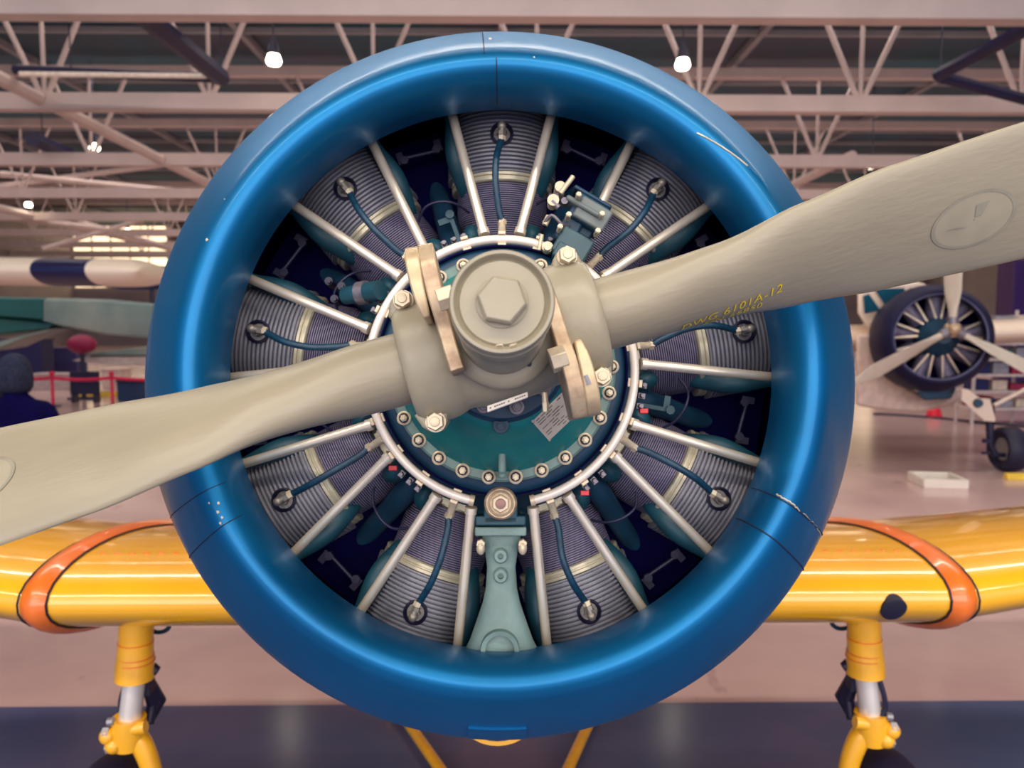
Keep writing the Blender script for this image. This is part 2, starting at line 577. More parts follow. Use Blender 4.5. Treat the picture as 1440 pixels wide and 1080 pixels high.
leads = [lead(-.012, .004), lead(.014, .010), lead(-.006, .012), lead(-.018, .0)]
primer = MB().tube(catmull([(.118, .12, .33), (.12, .10, .345), (.14, .10, .352), (.165, .12, .345), (.18, .14, .335)], 5), .0032, 8)
LK = [0, 1, 3, 2, 1, 0, 2, 3, 0]
for i in range(9):
    a = R(40 * i)
    cyl = bpy.data.objects.new('cylinder', barrel)
    COL.objects.link(cyl)
    cyl.parent = plane
    cyl.matrix_basis = PE @ Matrix.Rotation(a, 4, 'Y')
    lm, fm, gm = leads[LK[i]]
    for nm, me in (('head_fins', headme), ('cylinder_band', bandme), ('base_skirt', skirtme), ('tappet_housing', padme[-1]), ('tappet_housing', padme[1]), ('port_casting', ports[-1]), ('port_casting', ports[1]),
                   ('pushrod_tube', pushme[-1]), ('pushrod_tube', pushme[1]), ('tube_gland', collar[-1]), ('tube_gland', collar[1]),
                   ('plug_well', plugwm), ('spark_plug', plugme), ('ignition_lead', lm), ('lead_elbow', fm), ('lead_ferrule', gm)):
        o = bpy.data.objects.new(nm, me)
        COL.objects.link(o)
        o.parent = cyl

# things in the gaps between the cylinders
pipe = MB().tube(catmull([(0, .13, .255), (0, .15, .30), (.004, .19, .36), (.01, .24, .44), (.01, .28, .54)], 5), [.026 - .006 * i / 20 for i in range(21)], 18)
pipeme = pipe.mesh('intake_pipe', M['case'], 50)
wireme = MB().tube(catmull([(-.052, .09, .345), (-.03, .075, .362), (0, .07, .362), (.03, .08, .35), (.05, .1, .33)], 6), .0028, 8).mesh('primer_line', M['blackish'], 50)
link = MB()
link.cyl((-.036, .16, .505), (.036, .16, .497), .0042, .0042, 10)
for s in (-1, 1):
    link.cyl((s * .036, .155, .50), (s * .036, .165, .50), .0095, .0095, 6)
    link.box((s * .042, .165, .508), (.014, .008, .026))
linkme = link.mesh('baffle_tie_rod', M['blackish'], 40)
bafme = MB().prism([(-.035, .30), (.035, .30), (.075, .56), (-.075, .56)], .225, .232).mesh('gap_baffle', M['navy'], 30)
studs = MB()
for k in (-1, 0, 1):
    studs.box((k * .02, .04, .268), (.010, .016, .013))
    studs.cyl((k * .02, .03, .268), (k * .02, .018, .268), .005, .004, 6)
studme = studs.mesh('case_stud', M['bolt_dark'], 40)
brk = MB().box((.012, .1, .31), (.008, .01, .07)).cyl((.012, .09, .338), (.012, .1, .338), .009, .009, 8).box((.0, .1, .33), (.03, .008, .012))
brkme = brk.mesh('gap_bracket', M['green'], 40)
for i in range(9):
    a = R(40 * i + 20)
    g = bpy.data.objects.new('intake_pipe', pipeme)
    COL.objects.link(g)
    g.parent = plane
    g.matrix_basis = PE @ Matrix.Rotation(a, 4, 'Y')
    for nm, me in (('primer_line', wireme), ('baffle_tie_rod', linkme), ('gap_baffle', bafme), ('case_stud', studme)) + ((('gap_bracket', brkme),) if i in (8, 2, 6) else ()):
        if i == 4 and nm in ('baffle_tie_rod', 'primer_line', 'case_stud'):
            continue
        o = bpy.data.objects.new(nm, me)
        COL.objects.link(o)
        o.parent = g

# ---- oil sump at the bottom
SY = .0


def sx(px, y):
    return L(px, 700, y).x


sec = []
for py, hw, y, d in ((742, 27, .02, .03), (760, 27, .02, .03), (768, 24, .02, .035), (785, 22, .022, .04), (800, 20, .02, .04), (830, 22, .018, .045), (850, 26, .012, .05), (875, 34, .005, .06), (905, 44, .0, .07), (930, 56, .0, .08)):
    p = L(705, py, y)
    h = hw * PXM(y)
    sec.append([(p.x + h * math.copysign(abs(math.cos(t)) ** .7, math.cos(t)), y + d * .5 - d * .5 * math.copysign(abs(math.sin(t)) ** .7, math.sin(t)), p.z) for t in [2 * PI * k / 24 for k in range(24)]])
sump = MB().loft(sec, True).build('oil_sump', M['sump'], plane, PE, 50)
p = L(704, 748, .0)
MB().box((p.x, .025, p.z), (.094, .05, .016)).build('sump_flange', M['sump'], sump, None, 30, .003)
p = L(704, 733, .0)
MB().box((p.x, .03, p.z), (.092, .05, .018)).box((p.x, .03, p.z + .02), (.062, .05, .05)).build('sump_neck', M['green'], sump, None, 30, .003)
for px in (676, 735):
    q = L(px, 765, -.002)
    MB().hexa((q.x, q.z), .0085, .01, -.004, .3).cyl((q.x, .03, q.z), (q.x, .0, q.z), .006).ell((q.x, 0, q.z - .008), (.008, .008, .012), 12, 8).build('sump_bolt', M['bolt'], sump, None, 40)
p = L(704, 708, -.025)
MB().lathe([(.0, -.022), (.026, -.024), (.0295, -.02), (.0295, .0), (.0, .0)], 40, closed=True, c=(p.x, p.z)).build('oil_line_washer', M['weight'], sump, None, 30)
MB().lathe([(.019, -.0235), (.0215, -.027), (.024, -.0235)], 40, closed=True, c=(p.x, p.z)).hexa((p.x, p.z), .0165, -.022, -.034, .5).build('union_nut', M['bolt'], sump, None, 30)
MB().lathe([(.0, -.040), (.0085, -.038), (.0095, -.034), (0, -.03)], 20, closed=True, c=(p.x, p.z)).build('union_plug', mat('copper_plug', (150, 112, 100), .45, metal=.2), sump, None, 40)
for py in (783, 811):
    q = L(704, py, -.004)
    y0 = .018
    MB().lathe([(.0, y0), (.0135, y0), (.0135, y0 - .014), (.011, y0 - .018), (.0055, y0 - .018), (.0055, y0 - .008), (0, y0 - .008)], 24, closed=True, c=(q.x, q.z)).build('sump_boss', M['sump'], sump, None, 40)
q = L(703, 905, -.01)
MB().lathe([(.026, .02), (.026, -.012), (.034, -.014), (.036, .02)], 40, closed=True, c=(q.x, q.z - .012)).build('sump_outlet', M['sump'], sump, None, 40)

# ---- governor and its linkage at the upper right of the nose case
def gbox(mb, px, py, w, h, ang, y, dep):
    p = L(px, py, y)
    s = PXM(y)
    MM = Matrix.Translation((p.x, y + dep / 2, p.z)) @ Matrix.Rotation(R(ang), 4, 'Y')
    mb.box((0, 0, 0), (w * s, dep, h * s), MM)
    return mb


def gcyl(mb, px, py, r, y0, y1, n=18, r1=None):
    p = L(px, py, y0)
    mb.cyl((p.x, y0, p.z), (p.x, y1, p.z), r * PXM(y0), (r1 if r1 is not None else r) * PXM(y0), n)
    return mb


def grod(mb, pa, pb, r, y0, y1=None):
    a = L(pa[0], pa[1], y0)
    b = L(pb[0], pb[1], y0 if y1 is None else y1)
    mb.cyl(a, b, r * PXM(y0), r * PXM(y0), 12)
    return mb


gov = gbox(gbox(MB(), 828, 297, 52, 40, 31, -.03, .06), 800, 322, 30, 40, 31, -.02, .07).build('propeller_governor', M['case'], plane, PE, 30, .005)
gbox(gbox(MB(), 822, 290, 60, 8, 31, -.045, .05), 834, 300, 50, 34, 31, -.038, .02).build('governor_cover', mat('grey_cover', (100, 108, 106), .5), gov, None, 30, .004)
gbox(gbox(MB(), 813, 320, 44, 14, 31, -.01, .05), 834, 276, 62, 6, 31, -.03, .06).build('governor_flange', M['case'], gov, None, 30, .003)
gbox(gbox(MB(), 806, 345, 50, 42, 31, -.045, .08), 790, 352, 20, 24, 31, -.05, .07).build('governor_base', mat('base_grey_green', (52, 80, 86), .5), gov, None, 30, .004)
for px, py in ((800, 301), (841, 324), (847, 300), (814, 273), (788, 318)):
    gcyl(gcyl(MB(), px, py, 4.2, -.062, -.03, 6), px, py, 2.4, -.066, -.06, 10).build('governor_bolt', M['bolt'], gov, None, 30)
grod(MB(), (788, 272), (806, 248), 3.6, -.03).build('control_lever', M['bolt'], gov, None, 40)
gcyl(grod(grod(MB(), (772, 280), (785, 280), 8, -.02), (776, 283), (786, 292), 4.5, -.03), 794, 282, 5, -.04, -.02).build('control_linkage', M['bolt_dark'], gov, None, 40)
gcyl(gcyl(MB(), 778, 281, 8.5, -.035, .0, 18, 7), 788, 262, 8, -.01, .04, 14).build('linkage_pivot', M['bolt'], gov, None, 40)
MB().tube(catmull([L(764, 316, -.03), L(776, 303, -.04), L(790, 315, -.04), L(800, 318, -.02)], 6), .0034, 8).build('control_cable', M['bolt_dark'], gov, None, 50)
grod(grod(MB(), (766, 316), (772, 304), 4.5, -.03), (762, 330), (758, 352), 3, -.03).build('cable_end', M['bolt'], gov, None, 40)
gcyl(gcyl(MB(), 770, 347, 5, -.05, -.02), 770, 347, 8, -.035, -.02).build('governor_stud', M['bolt'], gov, None, 40)
# conduit at the left of the ring
con = MB().cyl(L(486, 416, .05), L(535, 408, -.0), .017, .019, 20).build('ignition_conduit', M['green'], plane, PE, 40)
MB().cyl(L(505, 413, .03), L(517, 411, .022), .0225, .0225, 24).build('conduit_clamp', M['bolt_dark'], con, None, 40)
for px, py in ((480, 402), (470, 420), (462, 395)):
    gcyl(gcyl(MB(), px, py, 6, .06, .1, 8), px, py, 3, .05, .06, 8).build('conduit_fitting', M['blackish'], con, None, 40)

# ---- propeller
HY = -.38
TILT = R(15.2)
PM = Matrix.Translation((0, HY, 0)) @ Matrix.Rotation(-TILT, 4, 'Y')
PMI = PM.inverted()


def PL(px, py, y):
    return PMI @ L(px, py, y)


def xlathe(mb, prof, n=56, sy=1.0):
    rings = [[(x, r * sy * math.cos(2 * PI * j / n), r * math.sin(2 * PI * j / n)) for j in range(n)] for x, r in prof]
    return mb.loft(rings, True)


hubp = [(-.134, .05), (-.134, .072), (-.131, .079), (-.120, .0835), (-.100, .0835), (-.085, .0828), (-.074, .080), (-.064, .0765), (-.052, .0775), (-.03, .081), (0, .082)]
hubp = hubp + [(-x, r) for x, r in reversed(hubp[:-1])]
hp = [(v.x, v.y) for v in catmull([(a, b, 0) for a, b in hubp], 3)]
hb = xlathe(MB(), hp, 64, .84)
for sxx in (-1, 1):                                   # bolt lugs on the clamp collars
    for sz in (-1, 1):
        hb.loft([[(sxx * .112 + q[0] * f, y, sz * (.066 + q[1] * f2)) for q, f2 in (((-.026, 0), 1), ((-.019, .019), 1), ((-.010, .028), 1), ((.006, .028), 1), ((.015, .019), 1), ((.02, 0), 1))] for y, f in ((-.030, .9), (-.026, 1), (.026, 1), (.03, .9))], True)
hub = hb.build('propeller_hub', M['hub'], plane, PE @ PM, 50, .003)
MB().lathe([(.0, -.05), (.068, -.05), (.070, -.072), (.066, -.079), (.058, -.082), (.0, -.082)], 72, closed=True).build('dome_base', M['hub'], hub, None, 40)
dm = [(.0, -.07), (.052, -.07), (.052, -.20), (.0495, -.205), (.0495, -.222), (.0522, -.226), (.0522, -.2885), (.0508, -.2915), (.0478, -.2918), (.0462, -.2895), (.0455, -.286), (.0435, -.2835), (.0425, -.2845), (.0415, -.2865), (.030, -.2868), (.0, -.2868)]
MB().lathe(dm, 96, closed=False).build('propeller_dome', M['hub'], hub, None, 28)
for rr, yy, tt in ((.0523, -.270, .0009), (.0523, -.262, .0007)):
    MB().lathe([(rr - .001, yy - tt), (rr + .0006, yy), (rr - .001, yy + tt)], 96, closed=True).build('dome_groove_ring', M['hub'], hub, None, 40)
MB().hexa((0, 0), .0252, -.286, -.3015, R(-10) - TILT + R(0)).lathe([(.0, -.286), (.0262, -.286), (.0262, -.2885), (.0, -.2885)], 48, closed=True).build('hex_plug', M['hub'], hub, None, 25, .0008)
# wire lock pins at the lower dome lip
wp = MB()
for px, ph in ((703, 0), (722, 1)):
    a = PL(px - 6, 493, -.668) if not ph else PL(px - 6, 494, -.668)
    b = PL(px, 485, -.672)
    c = PL(px + 6, 493 - ph * 4, -.668)
    wp.tube(catmull([a, (a + b) / 2 + Vector((-.001, -.002, .002)), b, (b + c) / 2 + Vector((.001, -.002, .002)), c], 4), .0007, 6)
wp.build('lock_wire', M['bolt'], hub, None, 50)
for sxx in (-1, 1):
    for sz in (-1, 1):
        MB().lathe([(.0, -.030), (.0135, -.030), (.0135, -.0335), (0, -.0335)], 24, closed=True, c=(sxx * .112, sz * .083)).hexa((sxx * .112, sz * .083), .0122, -.0335, -.0475, .35).lathe([(.0, -.05), (.006, -.049), (.0075, -.046), (0, -.046)], 16, closed=True, c=(sxx * .112, sz * .083)).build('clamp_bolt', M['bolt'], hub, None, 30)
# label strip
lp = [PL(685, 571, -.435), PL(742, 551, -.435), PL(742.5, 559, -.435), PL(685.5, 580, -.435)]
lb = MB()
lb.loft([[p + Vector((0, -.004, 0)) for p in lp], [p + Vector((0, .012, 0)) for p in lp]], True)
lb.build('label_strip', M['white'], hub, None, 30, .001)
lt = MB()
random.seed(11)
for k in range(16):
    t0 = .06 + k * .056
    if random.random() < .8:
        a = lp[0].lerp(lp[1], t0).lerp(lp[3].lerp(lp[2], t0), .38)
        b = lp[0].lerp(lp[1], t0 + .04).lerp(lp[3].lerp(lp[2], t0 + .04), .38)
        c = lp[0].lerp(lp[1], t0 + .04).lerp(lp[3].lerp(lp[2], t0 + .04), random.uniform(.56, .66))
        d = lp[0].lerp(lp[1], t0).lerp(lp[3].lerp(lp[2], t0), .62)
        lt.loft([[q + Vector((0, -.0045, 0)) for q in (a, b, c, d)], [q + Vector((0, -.0038, 0)) for q in (a, b, c, d)]], True)
lt.build('label_lettering', M['ink'], hub, None, 30)
# grease nipple hanging under the hub and little plug
gz = MB().cyl(PL(766, 552, -.42), PL(767, 566, -.42), .0042, .0042, 12).cyl(PL(767, 566, -.42), PL(767.5, 579, -.42), .005, .0045, 6)
gz.build('grease_fitting', M['bolt'], hub, None, 40)
# counterweights: bracket arm and slab, one built and one turned half round


def ribbon(cent, hw, yf, yb):
    rings = []
    n = len(cent)
    P = [L(c[0], c[1], -.5) for c in cent]
    for i in range(n):
        t = P[min(i + 1, n - 1)] - P[max(i - 1, 0)]
        t.y = 0
        t.normalize()
        nn = Vector((t.z, 0, -t.x))
        h = hw[i] * PXM(-.5)
        c = P[i]
        pts = [Vector((c.x, yf[i], c.z)) - nn * h, Vector((c.x, yf[i], c.z)) + nn * h, Vector((c.x, yb[i], c.z)) + nn * h, Vector((c.x, yb[i], c.z)) - nn * h]
        rings.append([PMI @ q for q in pts])
    return MB().loft(rings, True)


def cr2(pts, k):
    return [(v.x, v.y, v.z) for v in catmull(pts, k)]


cent = [(596, 338, 11), (600, 358, 11.5), (605, 382, 12), (611, 408, 12), (618, 435, 11), (626, 464, 10.5), (634, 492, 10.5), (643, 520, 10.5)]
cc_ = cr2(cent, 3)
n_ = len(cc_)
arm = ribbon([(c[0], c[1]) for c in cc_], [c[2] for c in cc_], [-.497 - .012 * math.sin(PI * min(1, i / n_ * 1.5)) + .02 * max(0, .2 - i / n_) * 5 * .6 for i in range(n_)], [-.43] * n_).build('counterweight_arm', M['weight'], hub, None, 50, .0018)
cent2 = [(576, 342, 10), (579, 360, 10.5), (583, 382, 10.5), (588, 405, 9.5), (594, 428, 8), (600, 446, 5)]
cc2 = cr2(cent2, 3)
n2 = len(cc2)
slab = ribbon([(c[0], c[1]) for c in cc2], [c[2] for c in cc2], [-.494 - .014 * math.sin(PI * i / n2) + .02 * max(0, .2 - i / n2) * 3 for i in range(n2)], [-.425] * n2).build('counterweight_slab', mat('light_worn_steel', (214, 190, 152), .38, metal=.3, var=.15, vs=40, c2=(190, 164, 128)), hub, None, 50, .0022)
nutb = PL(784, 505, -.50)
cwb = MB()
cwb.cyl(nutb + Vector((-.009, 0, -.0005)), nutb + Vector((.011, 0, .0005)), .0155, .0155, 6)
cwn = cwb.build('counterweight_bolt', M['bolt'], hub, None, 25, .001)
TURN = Matrix.Rotation(PI, 4, 'Y')
for o in (arm, slab, cwn):
    c = o.copy()
    COL.objects.link(c)
    c.matrix_basis = TURN
MB().cyl(PL(823, 528, -.505), PL(828, 541, -.505), .004, .004, 8).build('weight_screw', M['steel'], hub, None, 40)
q = PL(744, 513, -.455)
MB().lathe([(.0, q.y - .012), (.0032, q.y - .012), (.0032, q.y), (0, q.y)], 12, closed=True, c=(q.x, q.z)).build('drain_hole', M['dark_hole'], hub, None, 40)


# ---- blades
def smooth(t):
    t = max(0, min(1, t))
    return t * t * (3 - 2 * t)


def interp(tab, x):
    for i in range(len(tab) - 1):
        if x <= tab[i + 1][0]:
            t = smooth((x - tab[i][0]) / (tab[i + 1][0] - tab[i][0]))
            return tab[i][1] + (tab[i + 1][1] - tab[i][1]) * max(0, t)
    return tab[-1][1]


CH = [(.08, .099), (.18, .103), (.30, .128), (.42, .165), (.55, .186), (.75, .196), (1.0, .186), (1.2, .160), (1.32, .11), (1.37, .02)]
THK = [(.08, .099), (.18, .097), (.30, .080), (.42, .058), (.55, .042), (.75, .028), (1.0, .018), (1.37, .006)]


def blade_pt(x, t, off=0.0):
    c, th = interp(CH, x) / 2, interp(THK, x) / 2
    be = math.atan(.437 / max(x, .12))
    be = min(be, R(62))
    e = Vector((0, -math.sin(be), math.cos(be)))       # towards the leading edge (up and forward)
    nrm = Vector((0, -math.cos(be), -math.sin(be)))    # camber side, towards the camera
    flat = smooth((x - .2) / .3)
    s = math.sin(t)
    if s < 0:
        s *= (1 - .65 * flat)
    u = math.cos(t)
    return Vector((x, 0, 0)) + e * (c * u + .012 * flat) + nrm * ((th + off) * s + off * .3)


def blade_v(x, v, off=0.0):
    """Point on the camber face at chord position v in -1..1 (1 = leading edge)."""
    return blade_pt(x, math.acos(max(-1, min(1, v))), off)


NS, NT = 110, 48
rings = [[blade_pt(.09 + (1.37 - .09) * (i / NS), 2 * PI * j / NT) for j in range(NT)] for i in range(NS + 1)]
blade_me = MB().loft(rings, True).mesh('propeller_blade', M['prop'], 60)
blades = []
for k in range(2):
    o = bpy.data.objects.new('propeller_blade', blade_me)
    COL.objects.link(o)
    o.parent = plane
    o.matrix_basis = PE @ PM @ (TURN if k else Matrix.Identity(4))
    blades.append(o)
blades[0]['label'] = 'propeller blade rising to the right with yellow stencilled numbers'
blades[1]['label'] = 'propeller blade sloping down to the left over the yellow wing'
for bi, (xc, vc) in enumerate(((.665, -.12), (.72, -.02))):
    for nm, r0, r1, m, off in (('decal_oval', .0, 1.0, M['decal2'], .0005), ('decal_outline', .94, 1.03, M['decal'], .0008)):
        mb = MB()
        rg = []
        for i in range(49):
            t = 2 * PI * i / 48
            rg.append([blade_v(xc + .062 * q * math.cos(t), vc + .40 * q * math.sin(t), off) for q in ((r0, (r0 + r1) / 2, r1) if r0 else (.02, .35, .7, r1))])
        mb.loft(rg, False, False)
        mb.build(nm, m, blades[bi], None, 60)
    mk = MB()
    for (a, b, hw) in (((.012, .55), (.006, .1), .010), ((-.035, -.1), (-.012, -.2), .008)):
        P = []
        for i in range(5):
            t = i / 4
            x, v = xc + a[0] + (b[0] - a[0]) * t, vc + (a[1] + (b[1] - a[1]) * t) * .4
            P.append([blade_v(x - hw * (1 - t * .5), v, .001), blade_v(x + hw * (1 - t * .5), v, .001)])
        mk.loft(P, False, False)
    mk.build('decal_mark', M['decal'], blades[bi], None, 60)


def stencil(txt, x0, v0, size, squash, slope):
    cu = bpy.data.curves.new('stencil', 'FONT')
    cu.body = txt
    cu.size = size
    cu.space_character = 1.12
    ob = bpy.data.objects.new('stencil_source', cu)
    COL.objects.link(ob)
    dg = bpy.context.evaluated_depsgraph_get()
    me = bpy.data.meshes.new_from_object(ob.evaluated_get(dg))
    bpy.data.objects.remove(ob)
    bm = bmesh.new()
    bm.from_mesh(me)
    bmesh.ops.triangulate(bm, faces=bm.faces)
    bmesh.ops.subdivide_edges(bm, edges=bm.edges, cuts=1)
    vs = []
    for v in bm.verts:
        x = x0 + v.co.x
        half = interp(CH, x) / 2
        vs.append(blade_v(x, v0 + slope * v.co.x + v.co.y * squash / half, .0012))
    fs = [[v.index for v in f.verts] for f in bm.faces]
    bm.verts.index_update()
    fs = [[v.index for v in f.verts] for f in bm.faces]
    bm.free()
    mb = MB()
    mb.add(vs, fs)
    return mb.build('stencil_number', M['stencil'], blades[0], None, 60)


stencil('DWG 6101A-12', .240, -.47, .0195, 1.15, 1.1)
stencil('S/N 66850', .275, -.68, .0175, 1.0, 1.1)

# ---- fuselage behind the cowl
fus = MB()
fp = [(.62, .80), (.645, .85), (.655, 1.2), (.62, 2.2), (.55, 3.2), (.38, 4.6), (.2, 5.9), (.05, 6.3)]
fus.lathe([(v.x, v.y) for v in catmull([(a, b, 0) for a, b in fp], 3)], 48)
fus.lathe([(.05, .80), (.62, .80)], 48)
fuse = fus.build('fuselage', M['wing'], plane, PE, 50)
p = L(700, 1038, .55)
MB().loft([[(p.x + .085 * s * math.cos(t), y, p.z + .0 + q + .055 * s * (1 - math.sin(t))) for t in [PI * 2 * k / 24 for k in range(24)]] for y, s, q in ((.5, .95, 0), (.55, 1.0, 0), (.9, 1.0, .03), (1.1, .5, .12))], True).build('oil_cooler_scoop', M['wing'], fuse, None, 50)
MB().loft([[(p.x + .074 * math.cos(t), y, p.z + .012 + .043 * (1 - math.sin(t))) for t in [PI * 2 * k / 24 for k in range(24)]] for y in (.496, .52)], True).build('scoop_opening', M['blackish'], fuse, None, 50)

# ---- wings
def foil(chord, thick, n=26):
    up, lo = [], []
    for i in range(n + 1):
        b = PI * i / n
        x = (1 - math.cos(b)) / 2
        yt = 5 * thick * (.2969 * math.sqrt(x) - .126 * x - .3516 * x * x + .2843 * x ** 3 - .1036 * x ** 4)
        cam = .02 / .16 * (.8 * x - x * x) if x < .4 else .02 / .36 * (.2 + .8 * x - x * x)
        up.append((x * chord, (cam + yt) * chord))
        lo.append((x * chord, (cam - yt) * chord))
    return up + lo[-2:0:-1]


INC = R(3.2)


def wing_sec(x, yle, zle, chord, thick, off=0.0):
    f = foil(chord, thick)
    n = len(f)
    out = []
    for i, (a, b) in enumerate(f):
        if off:
            p, q = f[i - 1], f[(i + 1) % n]
            tx, tz = q[0] - p[0], q[1] - p[1]
            l_ = math.hypot(tx, tz)
            a, b = a - tz / l_ * off, b + tx / l_ * off
        out.append((x, yle + a * math.cos(INC) + b * math.sin(INC), zle - a * math.sin(INC) + b * math.cos(INC)))
    return out


WY, WZ, WC, WT = 1.06, -.632, 2.35, .138
XJ = 1.43
cs = MB().loft([wing_sec(x, WY, WZ, WC, WT) for x in (-XJ, -1.0, -.5, 0, .5, 1.0, XJ)], True).build('wing_centre_section', M['wing'], plane, PE, 40)
for s in (-1, 1):
    rings = []
    for i in range(9):
        t = i / 8
        rings.append(wing_sec(s * (XJ + .085 * t), WY + .012 * t, WZ, WC, WT, .004 + .021 * math.sin(PI * (t * .86 + .07))))
    j = MB().loft(rings, True).build('wing_joint_strip', M['joint'], plane, PE, 50)
    j['label'] = 'orange joint strip around the wing, %s of the cowling' % ('left' if s < 0 else 'right')
    ln = MB()
    for xx in (XJ - .002, XJ + .088):
        P = wing_sec(s * xx, WY, WZ, WC, WT, .0035)
        ln.tube(P + P[:1], .0035, 6, False)
    ln.build('joint_seam', M['dark_hole'], j, None, 50)
    # rivet row on the top of the leading edge
    rv = MB()
    for k in range(16):
        xx = s * (.62 + .05 * k)
        P = wing_sec(xx, WY, WZ, WC, WT)
        c = Vector(P[5])
        rv.ell(c, (.012, .006, .004), 10, 6)
    rv.build('rivet_row', M['joint'], cs, None, 50)
    ow = MB().loft([wing_sec(s * (XJ + .08 + q), WY + .012 + .16 * q, WZ + .1 * q, WC - .26 * q, WT - .008 * q) for q in (0, .4, .9, 1.6, 2.4, 3.2, 3.7, 3.9)], True).build('outer_wing', M['wing'], plane, PE, 45)
# dark landing light hole on the right leading edge, inspection plate
def proj(p):
    d = Vector(p) - CO
    r3 = (CAM.to_3x3().inverted() @ E.to_3x3()) @ d
    return 720 + FPX * r3.x / -r3.z, 540 - FPX * r3.y / -r3.z


port_x = L(1245, 857, 1.12).x
sec_ = wing_sec(port_x, WY, WZ, WC, WT)
k_ = min(range(len(sec_) // 2 + 10, len(sec_)), key=lambda i: abs(proj(sec_[i])[1] - 857) + (1000 if sec_[i][1] > WY + .4 else 0))
pa_, pb_, pc_ = Vector(sec_[k_ - 1]), Vector(sec_[k_]), Vector(sec_[(k_ + 1) % len(sec_)])
tg_ = (pc_ - pa_).normalized()
nn_ = Vector((0, tg_.z, -tg_.y))
if nn_.y > 0:
    nn_ = -nn_
MB().tube([pb_ - nn_ * .03, pb_ + nn_ * .003, pb_ + nn_ * .006], [.042, .042, .036], 28).build('leading_edge_port', M['dark_hole'], cs, None, 40)

# ---- landing gear (mirrored about the centre line)
GM = Matrix.Identity(4)
root_t = plane.matrix_basis.translation


def wl(px, py, Y):
    return W(px, py, Y) - root_t


for s, pxs in ((-1, 0), (1, 1)):
    def G(px, py, Y=2.66):
        v = W(706 + (px - 706), py, Y) - root_t
        if s > 0:
            v.x = -v.x
        return v
    top, low = G(192, 872), G(190, 952)
    strut = MB().tube([G(193, 840), G(192, 880), G(191, 902), G(191, 903), G(190, 921), G(190, 928), G(189.5, 953)], [.062, .058, .057, .059, .060, .0635, .067], 24)
    st = strut.build('landing_gear', M['gear'], plane, None, 30)
    rg = MB()
    for py, rr in ((901, .0595), (921, .0615), (928, .0645)):
        a, b = G(191, py), G(191, py + 1.4)
        rg.cyl(a, b, rr, rr, 24)
    rg.build('strut_band', M['joint'], st, None, 30)
    MB().cyl(G(189.5, 950), G(182, 1020), .038, .038, 24).build('oleo_piston', M['chrome'], st, None, 30)
    fork = MB()
    fork.tube([G(182, 1008), G(181, 1030), G(181, 1050)], [.056, .062, .052], 20)
    fork.tube(catmull([G(186, 1030), G(200, 1048), G(212, 1078), G(217, 1110), G(217, 1160)], 5), [.040 - .010 * i / 20 for i in range(21)], 16)
    fork.cyl(G(150, 1032, 2.63), G(205, 1022, 2.63), .022, .022, 14)
    fork.ell(G(152, 1035, 2.62), (.03, .03, .03), 12, 8).ell(G(160, 1048, 2.62), (.03, .03, .03), 12, 8)
    fork.build('wheel_fork', M['gear'], st, None, 50)
    MB().cyl(G(147, 1032, 2.62), G(156, 1031, 2.62), .026, .026, 6).cyl(G(150, 1052, 2.62), G(160, 1050, 2.62), .02, .02, 6).cyl(G(152, 1015, 2.62), G(160, 1014, 2.62), .014, .014, 8).build('fork_bolt', M['steel'], st, None, 30)
    tq = MB()
    tq.tube([G(206, 955, 2.72), G(222, 985, 2.78), G(206, 1015, 2.74)], [.024, .03, .024], 10)
    tq.tube([G(205, 960, 2.70), G(214, 990, 2.74), G(210, 1018, 2.70)], [.016, .02, .016], 10)
    tq.box(G(206, 965, 2.70), (.04, .05, .05))
    tq.cyl(G(214, 940, 2.68), G(222, 944, 2.68), .022, .016, 10)
    tq.build('torque_link', M['blackish'], st, None, 40)
    MB().tube(catmull([G(172, 955, 2.64), G(163, 985, 2.63), G(162, 1005, 2.63), G(172, 1025, 2.63)] if s > 0 else [G(178, 958, 2.70), G(170, 985, 2.70), G(172, 1000, 2.70), G(176, 1020, 2.70)], 5), .010, 8).build('brake_hose', M['blackish'], st, None, 50)
    # tyre, outboard of the fork
    c = G(152, 1068, 2.68)
    c.z = -root_t.z + .31
    prof = [(.18, -.05), (.205, -.075), (.25, -.086), (.287, -.073), (.306, -.044), (.31, 0), (.306, .044), (.287, .073), (.25, .086), (.205, .075), (.18, .05)]
    MB().lathe(prof, 56, closed=True, M=Matrix.Translation(c) @ Matrix.Rotation(PI / 2, 4, 'Z')).build('tyre', M['rubber'], st, None, 40)
    MB().lathe([(.02, -.06), (.12, -.06), (.185, -.05), (.185, .05), (.12, .06), (.02, .06)], 40, closed=True, M=Matrix.Translation(c) @ Matrix.Rotation(PI / 2, 4, 'Z')).cyl(c, Vector((G(217, 1160).x, c.y, c.z)), .03).build('wheel_hub', M['gear'], st, None, 40)
    # little hoop and bracket under the wing
    hp_ = [G(211, 880, 2.75) + Vector((.0 + .045 * math.cos(t), 0, -.032 * math.sin(t))) for t in [PI * k / 12 for k in range(13)]]
    hx = G(223, 878, 2.75)
    hp_ = [hx + Vector(((1 if s < 0 else -1) * .04 * math.cos(t), 0, -.03 * math.sin(t))) for t in [PI * k / 12 for k in range(13)]]
    MB().tube(hp_, .008, 8).build('tie_down_hoop', M['case'], st, None, 50)

# ================================================================ HANGAR
M['floor'] = None


